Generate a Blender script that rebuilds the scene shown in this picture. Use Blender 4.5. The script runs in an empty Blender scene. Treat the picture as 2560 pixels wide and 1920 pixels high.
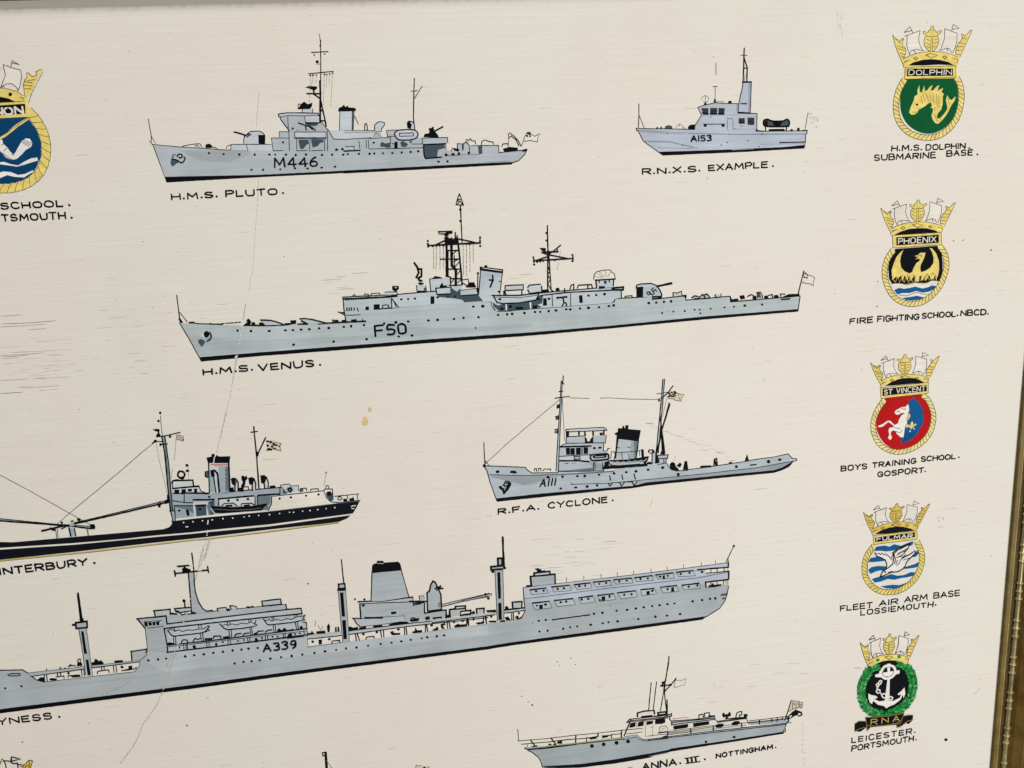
import bpy, math, random
from mathutils import Vector, Matrix

# ------------------------------------------------------------------ camera
SC = bpy.context.scene
PW, PH = 2560.0, 1920.0                 # the photograph's own size; the artwork was measured in it
CX, CY = PW / 2, PH / 2
FOC = 2743.0                            # focal length in the same units
DIST = 0.60                             # metres from the lens to the board along the axis
VPH = (13000 * 1.1573, -277 * 1.1573)   # where the board's horizontals meet
VPV = (1460 * 1.1573, 9700 * 1.1573)    # where its verticals meet
rh = Vector((VPH[0] - CX, -(VPH[1] - CY), -FOC)).normalized()      # board right, in camera axes
rv = -Vector((VPV[0] - CX, -(VPV[1] - CY), -FOC)).normalized()     # board up
rv = (rv - rh * rv.dot(rh)).normalized()
rn = rh.cross(rv)                        # towards the viewer
# rows of R: the world axes X (right), Y (into the board), Z (up) written in camera axes
R = Matrix((rh, -rn, rv))
hit = R @ Vector((0, 0, -1))
cam_pos = -hit * (DIST / 1.0)
cam_pos = Vector((cam_pos.x, -(hit.y * DIST), cam_pos.z))
cam_d = bpy.data.cameras.new("camera")
cam = bpy.data.objects.new("camera", cam_d)
SC.collection.objects.link(cam)
cam.matrix_world = Matrix.Translation(cam_pos) @ R.to_4x4()
cam_d.sensor_fit = 'HORIZONTAL'
cam_d.sensor_width = 36.0
cam_d.lens = 36.0 * FOC / PW
cam_d.clip_start = 0.01
cam_d.clip_end = 50.0
SC.camera = cam

# ------------------------------------------------------------------ light
SC.view_settings.view_transform = 'Standard'
SC.view_settings.look = 'None'
SC.view_settings.exposure = 0.0
SC.view_settings.gamma = 1.0
SC.render.engine = 'CYCLES'
SC.cycles.use_denoising = True
SC.cycles.max_bounces = 6
W = bpy.data.worlds.new("World")
SC.world = W
W.use_nodes = True
W.node_tree.nodes['Background'].inputs[0].default_value = (1.0, 1.0, 1.0, 1)
W.node_tree.nodes['Background'].inputs[1].default_value = 0.08


def area(name, loc, aim, sx, sy, power, col):
    d = bpy.data.lights.new(name, 'AREA')
    d.shape = 'RECTANGLE'
    d.size, d.size_y = sx, sy
    d.energy = power
    d.color = col
    o = bpy.data.objects.new(name, d)
    SC.collection.objects.link(o)
    o.location = loc
    o.rotation_euler = (Vector(aim) - Vector(loc)).to_track_quat('-Z', 'Y').to_euler()
    return o


area("ceiling_lamp", (0.54, -1.71, 3.11), (0.05, 0, 0), 0.9, 0.34, 115.0, (1.0, 0.99, 0.985))
area("room_lamp", (0.8, -1.75, -0.6), (0.05, 0, 0), 0.6, 0.6, 21.0, (1.0, 0.985, 0.98))

rng = random.Random(7)


# ------------------------------------------------------------------ measuring
def at(x, y, lift=0.0):
    """photograph position -> point on the board's plane (y = -lift, the paint film's height)"""
    d = R @ Vector((x - CX, -(y - CY), -FOC))
    t = (-lift - cam_pos.y) / d.y
    p = cam_pos + d * t
    return Vector((p.x, -lift, p.z))


VIEWS = {
    'N': (0, 0, 1), 'P1': (360, 60, 3.77), 'P2': (860, 160, 4.424), 'EX': (1580, 100, 4.608),
    'DO': (2100, 30, 4.046), 'V1': (430, 680, 4.424), 'V2': (830, 580, 4.424), 'V3': (1030, 470, 4.424),
    'V4': (1530, 600, 4.254), 'C1': (1180, 920, 4.096), 'C2': (1550, 930, 4.424), 'W1': (0, 1130, 4.608),
    'W2': (380, 1020, 4.096), 'L1': (0, 1430, 3.386), 'L2': (320, 1360, 4.424), 'L3': (720, 1360, 4.424),
    'L4': (1080, 1320, 5.53), 'L5': (1280, 1340, 3.814), 'A1': (1270, 1620, 5.53), 'A2': (1620, 1660, 5.027),
    'PX': (2100, 480, 4.609), 'SV': (2080, 850, 4.608), 'FU': (2080, 1220, 4.88), 'RN': (2080, 1560, 4.608),
    'VE': (0, 100, 3.3175), 'BL': (0, 1860, 18.43), 'BM': (780, 1860, 6.9125), 'O': (0, 0, 0.8641),
}
view = 'N'


def V(name):
    global view
    view = name


def P(s):
    """'@V1 x,y x,y @V2 x,y ...' -> list of photograph positions"""
    cur = view
    out = []
    for t in s.split():
        if t[0] == '@':
            cur = t[1:]
            continue
        x, y = t.split(',')
        vx, vy, vs = VIEWS[cur]
        out.append((vx + float(x) / vs, vy + float(y) / vs))
    return out


def smooth(pts, closed, n=5):
    m = len(pts)
    out = []
    rngi = range(m if closed else m - 1)
    for i in rngi:
        if closed:
            p0, p1, p2, p3 = pts[i - 1], pts[i], pts[(i + 1) % m], pts[(i + 2) % m]
        else:
            p0, p1, p2, p3 = pts[max(i - 1, 0)], pts[i], pts[i + 1], pts[min(i + 2, m - 1)]
        for k in range(n):
            t = k / n
            out.append(tuple(0.5 * ((2 * p1[j]) + (-p0[j] + p2[j]) * t + (2 * p0[j] - 5 * p1[j] + 4 * p2[j] - p3[j]) * t * t
                                    + (-p0[j] + 3 * p1[j] - 3 * p2[j] + p3[j]) * t ** 3) for j in (0, 1)))
    if not closed:
        out.append(pts[-1])
    return out


# ------------------------------------------------------------------ materials
def lin(v):
    v /= 255.0
    return v / 12.92 if v <= 0.04045 else ((v + 0.055) / 1.055) ** 2.4


EXPO = 0.93


def rgb(r, g, b):
    return tuple(min(lin(v) / EXPO, 0.86) for v in (r, g, b))


COL = {
    'ink': (9, 10, 14), 'pen': (56, 50, 50), 'pencil': (128, 116, 108), 'slate': (64, 80, 88), 'slate2': (104, 118, 125),
    'cream': (222, 216, 202), 'white': (232, 227, 218), 'letter': (214, 209, 198), 'scrollgold': (186, 160, 84), 'scrolledge': (150, 126, 66),
    'pluto': (174, 181, 184), 'pluto_d': (161, 167, 169), 'pluto_l': (191, 197, 202),
    'exam': (178, 186, 197), 'exam_d': (150, 158, 170), 'pane': (58, 55, 58),
    'venus': (178, 187, 187), 'venus_l': (188, 196, 199), 'venus_d': (168, 178, 178),
    'cyc': (177, 186, 190), 'cyc_d': (150, 159, 162), 'wint': (155, 167, 173), 'wint_l': (196, 199, 198), 'hullblack': (17, 19, 26),
    'lyn': (168, 174, 176), 'lyn_l': (178, 184, 186), 'anna': (160, 169, 172), 'anna_d': (138, 148, 152),
    'gold': (226, 205, 116), 'gold2': (214, 187, 92), 'rope': (230, 211, 132), 'rope_l': (229, 216, 150), 'goldpen': (84, 66, 32),
    'green': (9, 84, 45), 'blue': (14, 86, 138), 'navy': (8, 62, 102), 'red': (178, 19, 22), 'black': (11, 13, 19),
    'leaf': (24, 128, 56), 'leaf_l': (92, 176, 98), 'leaf_d': (14, 88, 42), 'rust': (186, 128, 92), 'ochre': (208, 181, 126),
    'flag': (206, 197, 166), 'flagred': (192, 150, 134), 'redline': (178, 98, 84), 'keelgold': (190, 168, 98), 'deckgreen': (150, 158, 108),
    'scuff': (120, 108, 96), 'scuff2': (170, 160, 146), 'crack': (150, 138, 120), 'pink': (204, 193, 178), 'scuff3': (196, 188, 173), 'flagpink': (205, 176, 166),
}
MATS = {}


def paint(name):
    if name in MATS:
        return MATS[name]
    m = bpy.data.materials.new("paint_" + name)
    m.use_nodes = True
    nt = m.node_tree
    b = nt.nodes['Principled BSDF']
    c = rgb(*COL[name])
    tc = nt.nodes.new('ShaderNodeTexCoord')
    mp = nt.nodes.new('ShaderNodeMapping')
    mp.inputs['Scale'].default_value = (22, 1, 620)
    nz = nt.nodes.new('ShaderNodeTexNoise')
    nz.inputs['Scale'].default_value = 1.0
    nz.inputs['Detail'].default_value = 3.0
    nz2 = nt.nodes.new('ShaderNodeTexNoise')
    nz2.inputs['Scale'].default_value = 46.0
    nz2.inputs['Detail'].default_value = 3.0
    mr = nt.nodes.new('ShaderNodeMapRange')
    mr.inputs[1].default_value, mr.inputs[2].default_value = 0.28, 0.72
    mr.inputs[3].default_value, mr.inputs[4].default_value = 0.91, 1.07
    mr2 = nt.nodes.new('ShaderNodeMapRange')
    mr2.inputs[1].default_value, mr2.inputs[2].default_value = 0.3, 0.7
    mr2.inputs[3].default_value, mr2.inputs[4].default_value = 0.90, 1.075
    mu = nt.nodes.new('ShaderNodeMath')
    mu.operation = 'MULTIPLY'
    vm = nt.nodes.new('ShaderNodeVectorMath')
    vm.operation = 'SCALE'
    vm.inputs[0].default_value = c
    ln = nt.links.new
    ln(tc.outputs['Object'], mp.inputs[0])
    ln(mp.outputs[0], nz.inputs['Vector'])
    ln(tc.outputs['Object'], nz2.inputs['Vector'])
    ln(nz.outputs['Fac'], mr.inputs[0])
    ln(nz2.outputs['Fac'], mr2.inputs[0])
    ln(mr.outputs[0], mu.inputs[0])
    ln(mr2.outputs[0], mu.inputs[1])
    ln(mu.outputs[0], vm.inputs['Scale'])
    ln(vm.outputs[0], b.inputs['Base Color'])
    b.inputs['Roughness'].default_value = 0.6
    b.inputs['Specular IOR Level'].default_value = 0.06
    if name in ('gold', 'gold2', 'rope', 'rope_l'):
        nz2.inputs['Scale'].default_value = 240.0
        mr2.inputs[3].default_value, mr2.inputs[4].default_value = 0.80, 1.12
    MATS[name] = m
    return m


# ------------------------------------------------------------------ paint films on the board
LIFT = 4e-5
STEP = 3e-7


class Film:
    """collects painted shapes of one part: flat films a hair above the board"""
    def __init__(self):
        self.v, self.f, self.m, self.names = [], [], [], []

    def slot(self, col):
        if col not in self.names:
            self.names.append(col)
        return self.names.index(col)


TOP = {'z': LIFT}
cur = None        # the current Film
parts_done = []


def lift():
    TOP['z'] += STEP
    TOP['max'] = max(TOP.get('max', 0), TOP['z'])
    if TOP.get('cap') and TOP['z'] > TOP['cap']:
        TOP['z'] = TOP['base']
    return TOP['z']


def add_face(film, pts, col, z):
    a = sum(p[0] * q[1] - q[0] * p[1] for p, q in zip(pts, pts[1:] + pts[:1]))
    if a > 0:
        pts = pts[::-1]
    i = len(film.v)
    film.v += [at(x, y, z) for x, y in pts]
    film.f.append(tuple(range(i, i + len(pts))))
    film.m.append(film.slot(col))


def F(col, s, sm=0):
    """filled shape(s)"""
    for q in s.split('|'):
        pts = P(q) if isinstance(q, str) else q
        if sm:
            pts = smooth(pts, True, 5)
        add_face(cur, pts, col, lift())
        if col == 'ink':
            ribbon(list(pts), 1.7, col, closed=True)


def ribbon(pts, w, col, closed=False, jit=0.22, taper=False):
    # resample
    if closed:
        pts = pts + [pts[0]]
    rs = [pts[0]]
    for a, b in zip(pts, pts[1:]):
        L = math.hypot(b[0] - a[0], b[1] - a[1])
        if L < 1e-6:
            continue
        n = max(1, int(L / 9))
        for k in range(1, n + 1):
            rs.append((a[0] + (b[0] - a[0]) * k / n, a[1] + (b[1] - a[1]) * k / n))
    m = len(rs)
    if m < 2:
        return
    z = lift()
    i0 = len(cur.v)
    for i, p in enumerate(rs):
        if closed and i in (0, m - 1):
            a, b = rs[m - 2], rs[1]
        else:
            a, b = rs[max(i - 1, 0)], rs[min(i + 1, m - 1)]
        d1 = (p[0] - a[0], p[1] - a[1])
        d2 = (b[0] - p[0], b[1] - p[1])
        l1, l2 = math.hypot(*d1), math.hypot(*d2)
        if l1 < 1e-6:
            d1, l1 = d2, l2
        if l2 < 1e-6:
            d2, l2 = d1, l1
        d1 = (d1[0] / l1, d1[1] / l1)
        d2 = (d2[0] / l2, d2[1] / l2)
        n = (-(d1[1] + d2[1]), d1[0] + d2[0])
        nl = math.hypot(*n)
        if nl < 0.35:
            n = (-d1[1], d1[0])
            k = 1.0
        else:
            n = (n[0] / nl, n[1] / nl)
            k = min(1.5, 2.0 / nl)
        h = 0.5 * w * (1 + rng.uniform(-jit, jit) * 0.6) * k
        if taper and i in (0, m - 1):
            h *= 0.45
        jx, jy = rng.uniform(-jit, jit), rng.uniform(-jit, jit)
        x, y = p[0] + jx, p[1] + jy
        if not closed and i == 0:
            x -= d2[0] * w * 0.3; y -= d2[1] * w * 0.3
        if not closed and i == m - 1:
            x += d1[0] * w * 0.3; y += d1[1] * w * 0.3
        cur.v += [at(x + n[0] * h, y + n[1] * h, z), at(x - n[0] * h, y - n[1] * h, z)]
    s = cur.slot(col)
    for i in range(m - 1):
        j = i0 + 2 * i
        cur.f.append((j, j + 1, j + 3, j + 2))
        cur.m.append(s)


def L(w, s, col='ink', closed=False, sm=0, dash=None, taper=False):
    """pen or brush lines, width in photograph pixels"""
    if col == 'ink':
        w *= 1.1
    for q in s.split('|'):
        if not q.strip():
            continue
        pts = P(q)
        if sm:
            pts = smooth(pts, closed, 5)
        if dash:
            on, off = dash
            seg, acc, on_now = [pts[0]], 0.0, True
            for a, b in zip(pts, pts[1:]):
                d = math.hypot(b[0] - a[0], b[1] - a[1])
                t = 0.0
                while t < d:
                    lim = (on if on_now else off) * rng.uniform(0.6, 1.4)
                    t2 = min(d, t + lim)
                    p1 = (a[0] + (b[0] - a[0]) * t / d, a[1] + (b[1] - a[1]) * t / d)
                    p2 = (a[0] + (b[0] - a[0]) * t2 / d, a[1] + (b[1] - a[1]) * t2 / d)
                    if on_now:
                        ribbon([p1, p2], w, col)
                    on_now = not on_now
                    t = t2
        else:
            ribbon(pts, w, col, closed, taper=taper)


def D(r, s, col='ink'):
    """dots"""
    if col == 'ink':
        r *= 1.18
    for x, y in P(s):
        z = lift()
        k = 9
        a0 = rng.uniform(0, 1)
        ex, ey = rng.uniform(0.85, 1.2), rng.uniform(0.75, 1.05)
        add_face(cur, [(x + r * ex * math.cos(a0 + 6.2832 * i / k) * rng.uniform(.9, 1.1),
                        y + r * ey * math.sin(a0 + 6.2832 * i / k) * rng.uniform(.9, 1.1)) for i in range(k)], col, z)


GL = {
    'A': ("0,0 .5,1 1,0|.2,.36 .8,.36", .95), 'B': ("0,0 0,1 .7,1 .9,.86 .9,.66 .7,.53 0,.53|.7,.53 1,.4 1,.15 .75,0 0,0", .9),
    'C': (".95,.85 .7,1 .3,1 .05,.75 0,.4 .2,.08 .6,0 .95,.12", .9), 'D': ("0,0 0,1 .55,1 .9,.8 1,.5 .9,.2 .55,0 0,0", .95),
    'E': (".95,1 0,1 0,0 1,0|0,.52 .85,.52", .8), 'F': ("1,1 0,1 0,0|0,.52 .8,.52", .8),
    'G': (".95,.85 .65,1 .25,.97 .02,.65 .05,.25 .35,0 .75,.02 .95,.2 .95,.45 .55,.45", .95),
    'H': ("0,0 0,1|1,0 1,1|0,.5 1,.5", .9), 'I': (".5,0 .5,1", .1), 'L': ("0,1 0,0 .95,0", .75),
    'M': ("0,0 .1,1 .5,.3 .9,1 1,0", 1.15), 'N': ("0,0 0,1 1,0 1,1", .95),
    'O': (".5,1 .15,.88 0,.5 .15,.1 .5,0 .85,.1 1,.5 .85,.88 .5,1", 1.0), 'P': ("0,0 0,1 .7,1 1,.85 1,.62 .7,.46 0,.43", .85),
    'R': ("0,0 0,1 .7,1 .98,.86 .98,.64 .7,.48 0,.46|.45,.46 1,0", .9),
    'S': (".92,.88 .6,1 .2,.97 .03,.78 .15,.58 .8,.45 .98,.25 .8,.03 .35,0 .02,.12", .85), 'T': ("0,1 1,1|.5,1 .5,0", .9),
    'U': ("0,1 .02,.3 .2,.03 .5,0 .8,.03 .98,.3 1,1", .9), 'V': ("0,1 .5,0 1,1", .95), 'W': ("0,1 .25,0 .5,.7 .75,0 1,1", 1.3),
    'X': ("0,0 1,1|0,1 1,0", .9), 'Y': ("0,1 .5,.5 1,1|.5,.5 .45,0", .95),
    '0': (".5,1 .1,.85 0,.5 .1,.12 .5,0 .9,.12 1,.5 .9,.85 .5,1", .75), '1': (".5,0 .5,1", .1),
    '3': (".05,.92 .4,1 .85,.95 .9,.7 .45,.55 .95,.4 .95,.15 .6,0 .05,.08", .75), '4': (".75,0 .75,1 0,.3 1.05,.3", .85),
    '5': (".95,1 .15,1 .08,.55 .6,.6 .95,.4 .9,.12 .5,0 .02,.08", .75), '6': (".85,1 .4,.8 .05,.4 .15,.08 .55,0 .95,.15 .95,.42 .6,.55 .12,.4", .8),
    '9': (".95,.65 .6,.45 .15,.55 .1,.8 .4,1 .8,.97 .97,.7 .85,.25 .4,0", .75), '.': ("", .12), ' ': ("", .5),
}


def T(txt, x0, y0, x1, y1, h, w, col='ink', slant=0.0, gap=.34, jit=.035):
    """hand lettering between two baseline points of the current view"""
    w *= .9 if col in ('letter', 'scrollgold') else 1.28
    vx, vy, vs = VIEWS[view]
    a = (vx + x0 / vs, vy + y0 / vs)
    b = (vx + x1 / vs, vy + y1 / vs)
    h = h / vs
    tot = sum(GL[c][1] for c in txt) + gap * (len(txt) - 1)
    pos = 0.0
    dx, dy = b[0] - a[0], b[1] - a[1]
    for c in txt:
        st, cw = GL[c]
        ox, oy = a[0] + dx * pos / tot, a[1] + dy * pos / tot
        ex, ey = dx * cw / tot, dy * cw / tot
        up = (ox - VPV[0], oy - VPV[1])
        ul = math.hypot(*up)
        hh = h * rng.uniform(.95, 1.05)
        up = (up[0] / ul * hh + slant * hh, up[1] / ul * hh)
        if c == '.':
            cx, cy = ox + ex / 2, oy + ey / 2 - w * .4
            add_face(cur, [(cx + w * .72 * math.cos(i * .785), cy + w * .66 * math.sin(i * .785)) for i in range(8)], col, lift())
        for s in st.split('|'):
            if not s:
                continue
            pts = []
            for q in s.split():
                u, v = (float(t) for t in q.split(','))
                u += rng.uniform(-jit, jit)
                v += rng.uniform(-jit, jit)
                pts.append((ox + ex * u + up[0] * v, oy + ey * u + up[1] * v))
            if c in 'BCDGOPRSU035669' and len(pts) > 3:
                k = 0
                if c in 'BDPR':
                    k = 1
                pts = pts[:k] + smooth(pts[k:], False, 3)
            # break at sharp corners so that they stay crisp
            run = [pts[0]]
            for i in range(1, len(pts)):
                run.append(pts[i])
                if i < len(pts) - 1:
                    u1 = (pts[i][0] - pts[i - 1][0], pts[i][1] - pts[i - 1][1])
                    u2 = (pts[i + 1][0] - pts[i][0], pts[i + 1][1] - pts[i][1])
                    n1, n2 = math.hypot(*u1) or 1, math.hypot(*u2) or 1
                    if (u1[0] * u2[0] + u1[1] * u2[1]) / (n1 * n2) < .55:
                        ribbon(run, w, col)
                        run = [pts[i]]
            ribbon(run, w, col)
        pos += cw + gap


# ------------------------------------------------------------------ the one thing in view and its parts
root = bpy.data.objects.new("framed_painting", None)
SC.collection.objects.link(root)
root['label'] = "cream painted board of naval ships and ship badges in a beaded brown and gold frame"
root['category'] = "painting"


def link_mesh(name, verts, faces, mats, idx, parent, smooth_shade=False):
    me = bpy.data.meshes.new(name)
    me.from_pydata([tuple(v) for v in verts], [], faces)
    for m in mats:
        me.materials.append(m)
    for p, i in zip(me.polygons, idx):
        p.material_index = i
        p.use_smooth = smooth_shade
    me.update()
    o = bpy.data.objects.new(name, me)
    SC.collection.objects.link(o)
    o.parent = parent
    return o


STACK = []


def begin(name, label=None):
    """start a part (or, inside one, a sub-part); films collect until the matching end()"""
    global cur
    STACK.append([name, label, Film(), []])
    cur = STACK[-1][2]


SPLIT = {'deck_fittings': 'deck_fitting', 'window': 'window', 'gun_mount': 'gun_mount', 'rigging': 'rigging_line', 'bulwark': 'bulwark',
         'deck_house': 'deck_house', 'director': 'director', 'derrick': 'derrick', 'radome': 'radome', 'superstructure': 'superstructure',
         'life_raft': 'life_raft', 'ventilator': 'ventilator', 'aerial': 'aerial', 'mast': 'mast'}


def split_pieces(name, film):
    """painted things that stand apart from one another become meshes of their own"""
    if name not in SPLIT:
        return [(name, film)]
    n = len(film.f)
    par = list(range(n))

    def find(i):
        while par[i] != i:
            par[i] = par[par[i]]
            i = par[i]
        return i
    by_v = {}
    for i, f in enumerate(film.f):
        for v in f:
            if v in by_v:
                par[find(i)] = find(by_v[v])
            else:
                by_v[v] = i
    isl = {}
    for i in range(n):
        isl.setdefault(find(i), []).append(i)
    boxes = []
    for fs in isl.values():
        xs = [film.v[v].x for i in fs for v in film.f[i]]
        zs = [film.v[v].z for i in fs for v in film.f[i]]
        boxes.append([min(xs), max(xs), min(zs), max(zs), fs])
    gap = .0014 if name in ('superstructure', 'mast', 'bulwark', 'director', 'radome', 'life_raft', 'ventilator') else .0007
    merged = True
    while merged:
        merged = False
        i = 0
        while i < len(boxes):
            j = i + 1
            while j < len(boxes):
                a, b = boxes[i], boxes[j]
                if a[0] - gap < b[1] and b[0] - gap < a[1] and a[2] - gap < b[3] and b[2] - gap < a[3]:
                    boxes[i] = [min(a[0], b[0]), max(a[1], b[1]), min(a[2], b[2]), max(a[3], b[3]), a[4] + b[4]]
                    boxes.pop(j)
                    merged = True
                else:
                    j += 1
            i += 1
    # crumbs join their nearest neighbour
    big = [b for b in boxes if max(b[1] - b[0], b[3] - b[2]) > .0016] or boxes[:1]
    for b in boxes:
        if b in big:
            continue
        cx, cz = (b[0] + b[1]) / 2, (b[2] + b[3]) / 2
        t = min(big, key=lambda q: max(q[0] - cx, cx - q[1], 0) ** 2 + max(q[2] - cz, cz - q[3], 0) ** 2)
        t[4] = t[4] + b[4]
    out = []
    for b in big:
        g = Film()
        mp = {}
        for i in sorted(b[4]):
            for v in film.f[i]:
                if v not in mp:
                    mp[v] = len(g.v)
                    g.v.append(film.v[v])
            g.f.append(tuple(mp[v] for v in film.f[i]))
            g.m.append(g.slot(film.names[film.m[i]]))
        out.append((SPLIT[name], g))
    return out


def end():
    global cur
    name, label, film, kids = STACK.pop()
    if STACK:
        STACK[-1][3].append((name, label, film))
        cur = STACK[-1][2]
        return
    cur = None
    o = link_mesh(name, film.v, film.f, [paint(n) for n in film.names], film.m, root)
    if label:
        o['label'] = label
    if name in ('scuff_marks', 'specks'):
        o['kind'] = 'stuff'
    for kn, kl, kf in kids:
        if not kf.f:
            continue
        for nm, f_ in split_pieces(kn, kf):
            k = link_mesh(nm, f_.v, f_.f, [paint(n) for n in f_.names], f_.m, o)
            if kl:
                k['label'] = kl
    TOP['z'] = LIFT


class sub:
    def __init__(self, name, label=None):
        self.n, self.l = name, label

    def __enter__(self):
        begin(self.n, self.l)

    def __exit__(self, *a):
        end()


part = sub
# ------------------------------------------------------------------ board panel and frame
pr = at(2500, 1620)
XR = pr.x                                  # inner right edge of the frame
ZT = at(30, 2).z                    # inner top edge (front arris of the frame)
XL, ZB = XR - 1.02, ZT - 0.76              # the two edges outside the picture


def board_material():
    m = bpy.data.materials.new("board_cream_paint")
    m.use_nodes = True
    nt = m.node_tree
    b = nt.nodes['Principled BSDF']
    N = nt.nodes.new
    ln = nt.links.new
    tc = N('ShaderNodeTexCoord')

    def noise(scale3, detail=3.0, rot=0.0, rough=.55):
        mp = N('ShaderNodeMapping')
        mp.inputs['Scale'].default_value = scale3
        mp.inputs['Rotation'].default_value = (0, rot, 0)
        n = N('ShaderNodeTexNoise')
        n.inputs['Scale'].default_value = 1.0
        n.inputs['Detail'].default_value = detail
        n.inputs['Roughness'].default_value = rough
        ln(tc.outputs['Object'], mp.inputs[0])
        ln(mp.outputs[0], n.inputs['Vector'])
        return n.outputs['Fac']

    def rng_(src, a, b_, c, d):
        r = N('ShaderNodeMapRange')
        r.inputs[1].default_value, r.inputs[2].default_value = a, b_
        r.inputs[3].default_value, r.inputs[4].default_value = c, d
        ln(src, r.inputs[0])
        return r.outputs[0]

    def math_(op, a, b_):
        k = N('ShaderNodeMath')
        k.operation = op
        for i, q in enumerate((a, b_)):
            if isinstance(q, (int, float)):
                k.inputs[i].default_value = q
            else:
                ln(q, k.inputs[i])
        return k.outputs[0]

    def mix(fac, a, b_):
        k = N('ShaderNodeMix')
        k.data_type = 'RGBA'
        ln(fac, k.inputs['Factor'])
        for i, q in ((6, a), (7, b_)):
            if isinstance(q, tuple):
                k.inputs[i].default_value = (*q, 1)
            else:
                ln(q, k.inputs[i])
        return k.outputs[2]

    blot = noise((8, 1, 8), 4)
    blot2 = noise((14, 1, 14), 4)
    streak = noise((10, 1, 520), 4, .012)
    fine = noise((30, 1, 1500), 3, -.01)
    grain = noise((700, 700, 700), 2)
    base = mix(rng_(blot, .40, .64, 0, 1), rgb(219, 215, 201), rgb(221, 212, 199))
    base = mix(rng_(blot2, .55, .72, 0, .5), base, rgb(214, 207, 197))
    k = math_('MULTIPLY', rng_(streak, .3, .7, .980, 1.014), rng_(fine, .3, .7, .98, 1.015))
    k = math_('MULTIPLY', k, rng_(grain, .3, .7, .985, 1.015))
    sc = N('ShaderNodeVectorMath')
    sc.operation = 'SCALE'
    ln(base, sc.inputs[0])
    ln(k, sc.inputs['Scale'])
    # faint worn dashes along the brush direction, and tiny fly specks
    dash = noise((26, 1, 700), 2, .03)
    where = noise((7, 1, 11), 3)
    dmask = math_('MULTIPLY', rng_(dash, .69, .76, 0, 1), rng_(where, .5, .66, 0, .5))
    col = mix(dmask, sc.outputs[0], rgb(140, 128, 114))
    vor = N('ShaderNodeTexVoronoi')
    vor.inputs['Scale'].default_value = 62.0
    ln(tc.outputs['Object'], vor.inputs['Vector'])
    cell = N('ShaderNodeSeparateColor')
    ln(vor.outputs['Color'], cell.inputs[0])
    rad = rng_(cell.outputs[0], .5, 1.0, 0.0, .045)
    spot = math_('LESS_THAN', vor.outputs['Distance'], rad)
    col = mix(math_('MULTIPLY', spot, rng_(cell.outputs[1], 0, 1, .05, .42)), col, rgb(120, 110, 96))
    ln(col, b.inputs['Base Color'])
    b.inputs['Roughness'].default_value = 0.48
    b.inputs['Specular IOR Level'].default_value = 0.25
    bp = N('ShaderNodeBump')
    bp.inputs['Strength'].default_value = 0.16
    bp.inputs['Distance'].default_value = 0.0006
    ln(math_('ADD', streak, math_('MULTIPLY', fine, .6)), bp.inputs['Height'])
    ln(bp.outputs[0], b.inputs['Normal'])
    return m


def box_faces():
    return [(0, 1, 2, 3), (7, 6, 5, 4), (0, 4, 5, 1), (1, 5, 6, 2), (2, 6, 7, 3), (3, 7, 4, 0)]


e = 0.006
link_mesh("board_panel", [(XL - e, 0, ZB - e), (XR + e, 0, ZB - e), (XR + e, 0, ZT + e), (XL - e, 0, ZT + e),
                          (XL - e, .005, ZB - e), (XR + e, .005, ZB - e), (XR + e, .005, ZT + e), (XL - e, .005, ZT + e)],
          box_faces(), [board_material()], [0] * 6, root)


def wood(name, c1, c2, rough, metal=0.0, spec=.15, scale=90):
    m = bpy.data.materials.new(name)
    m.use_nodes = True
    nt = m.node_tree
    b = nt.nodes['Principled BSDF']
    tc = nt.nodes.new('ShaderNodeTexCoord')
    n = nt.nodes.new('ShaderNodeTexNoise')
    n.inputs['Scale'].default_value = scale
    n.inputs['Detail'].default_value = 6
    n.inputs['Roughness'].default_value = .65
    r = nt.nodes.new('ShaderNodeValToRGB')
    r.color_ramp.elements[0].position = .35
    r.color_ramp.elements[1].position = .68
    r.color_ramp.elements[0].color = (*c1, 1)
    r.color_ramp.elements[1].color = (*c2, 1)
    nt.links.new(tc.outputs['Object'], n.inputs['Vector'])
    nt.links.new(n.outputs['Fac'], r.inputs[0])
    nt.links.new(r.outputs[0], b.inputs['Base Color'])
    b.inputs['Roughness'].default_value = rough
    b.inputs['Metallic'].default_value = metal
    b.inputs['Specular IOR Level'].default_value = spec
    return m


def rail_loop(profile, mats, segs):
    """mitred moulding: profile of (distance outwards from the sight edge, height towards the viewer)"""
    vs, fs, ix = [], [], []
    n = len(profile)
    for u, h in profile:
        vs += [(XL - u, -h, ZB - u), (XR + u, -h, ZB - u), (XR + u, -h, ZT + u), (XL - u, -h, ZT + u)]
    for i in range(n - 1):
        for c in range(4):
            d = (c + 1) % 4
            fs.append((4 * i + c, 4 * i + d, 4 * (i + 1) + d, 4 * (i + 1) + c))
            ix.append(segs[i])
    return vs, fs, ix


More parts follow.
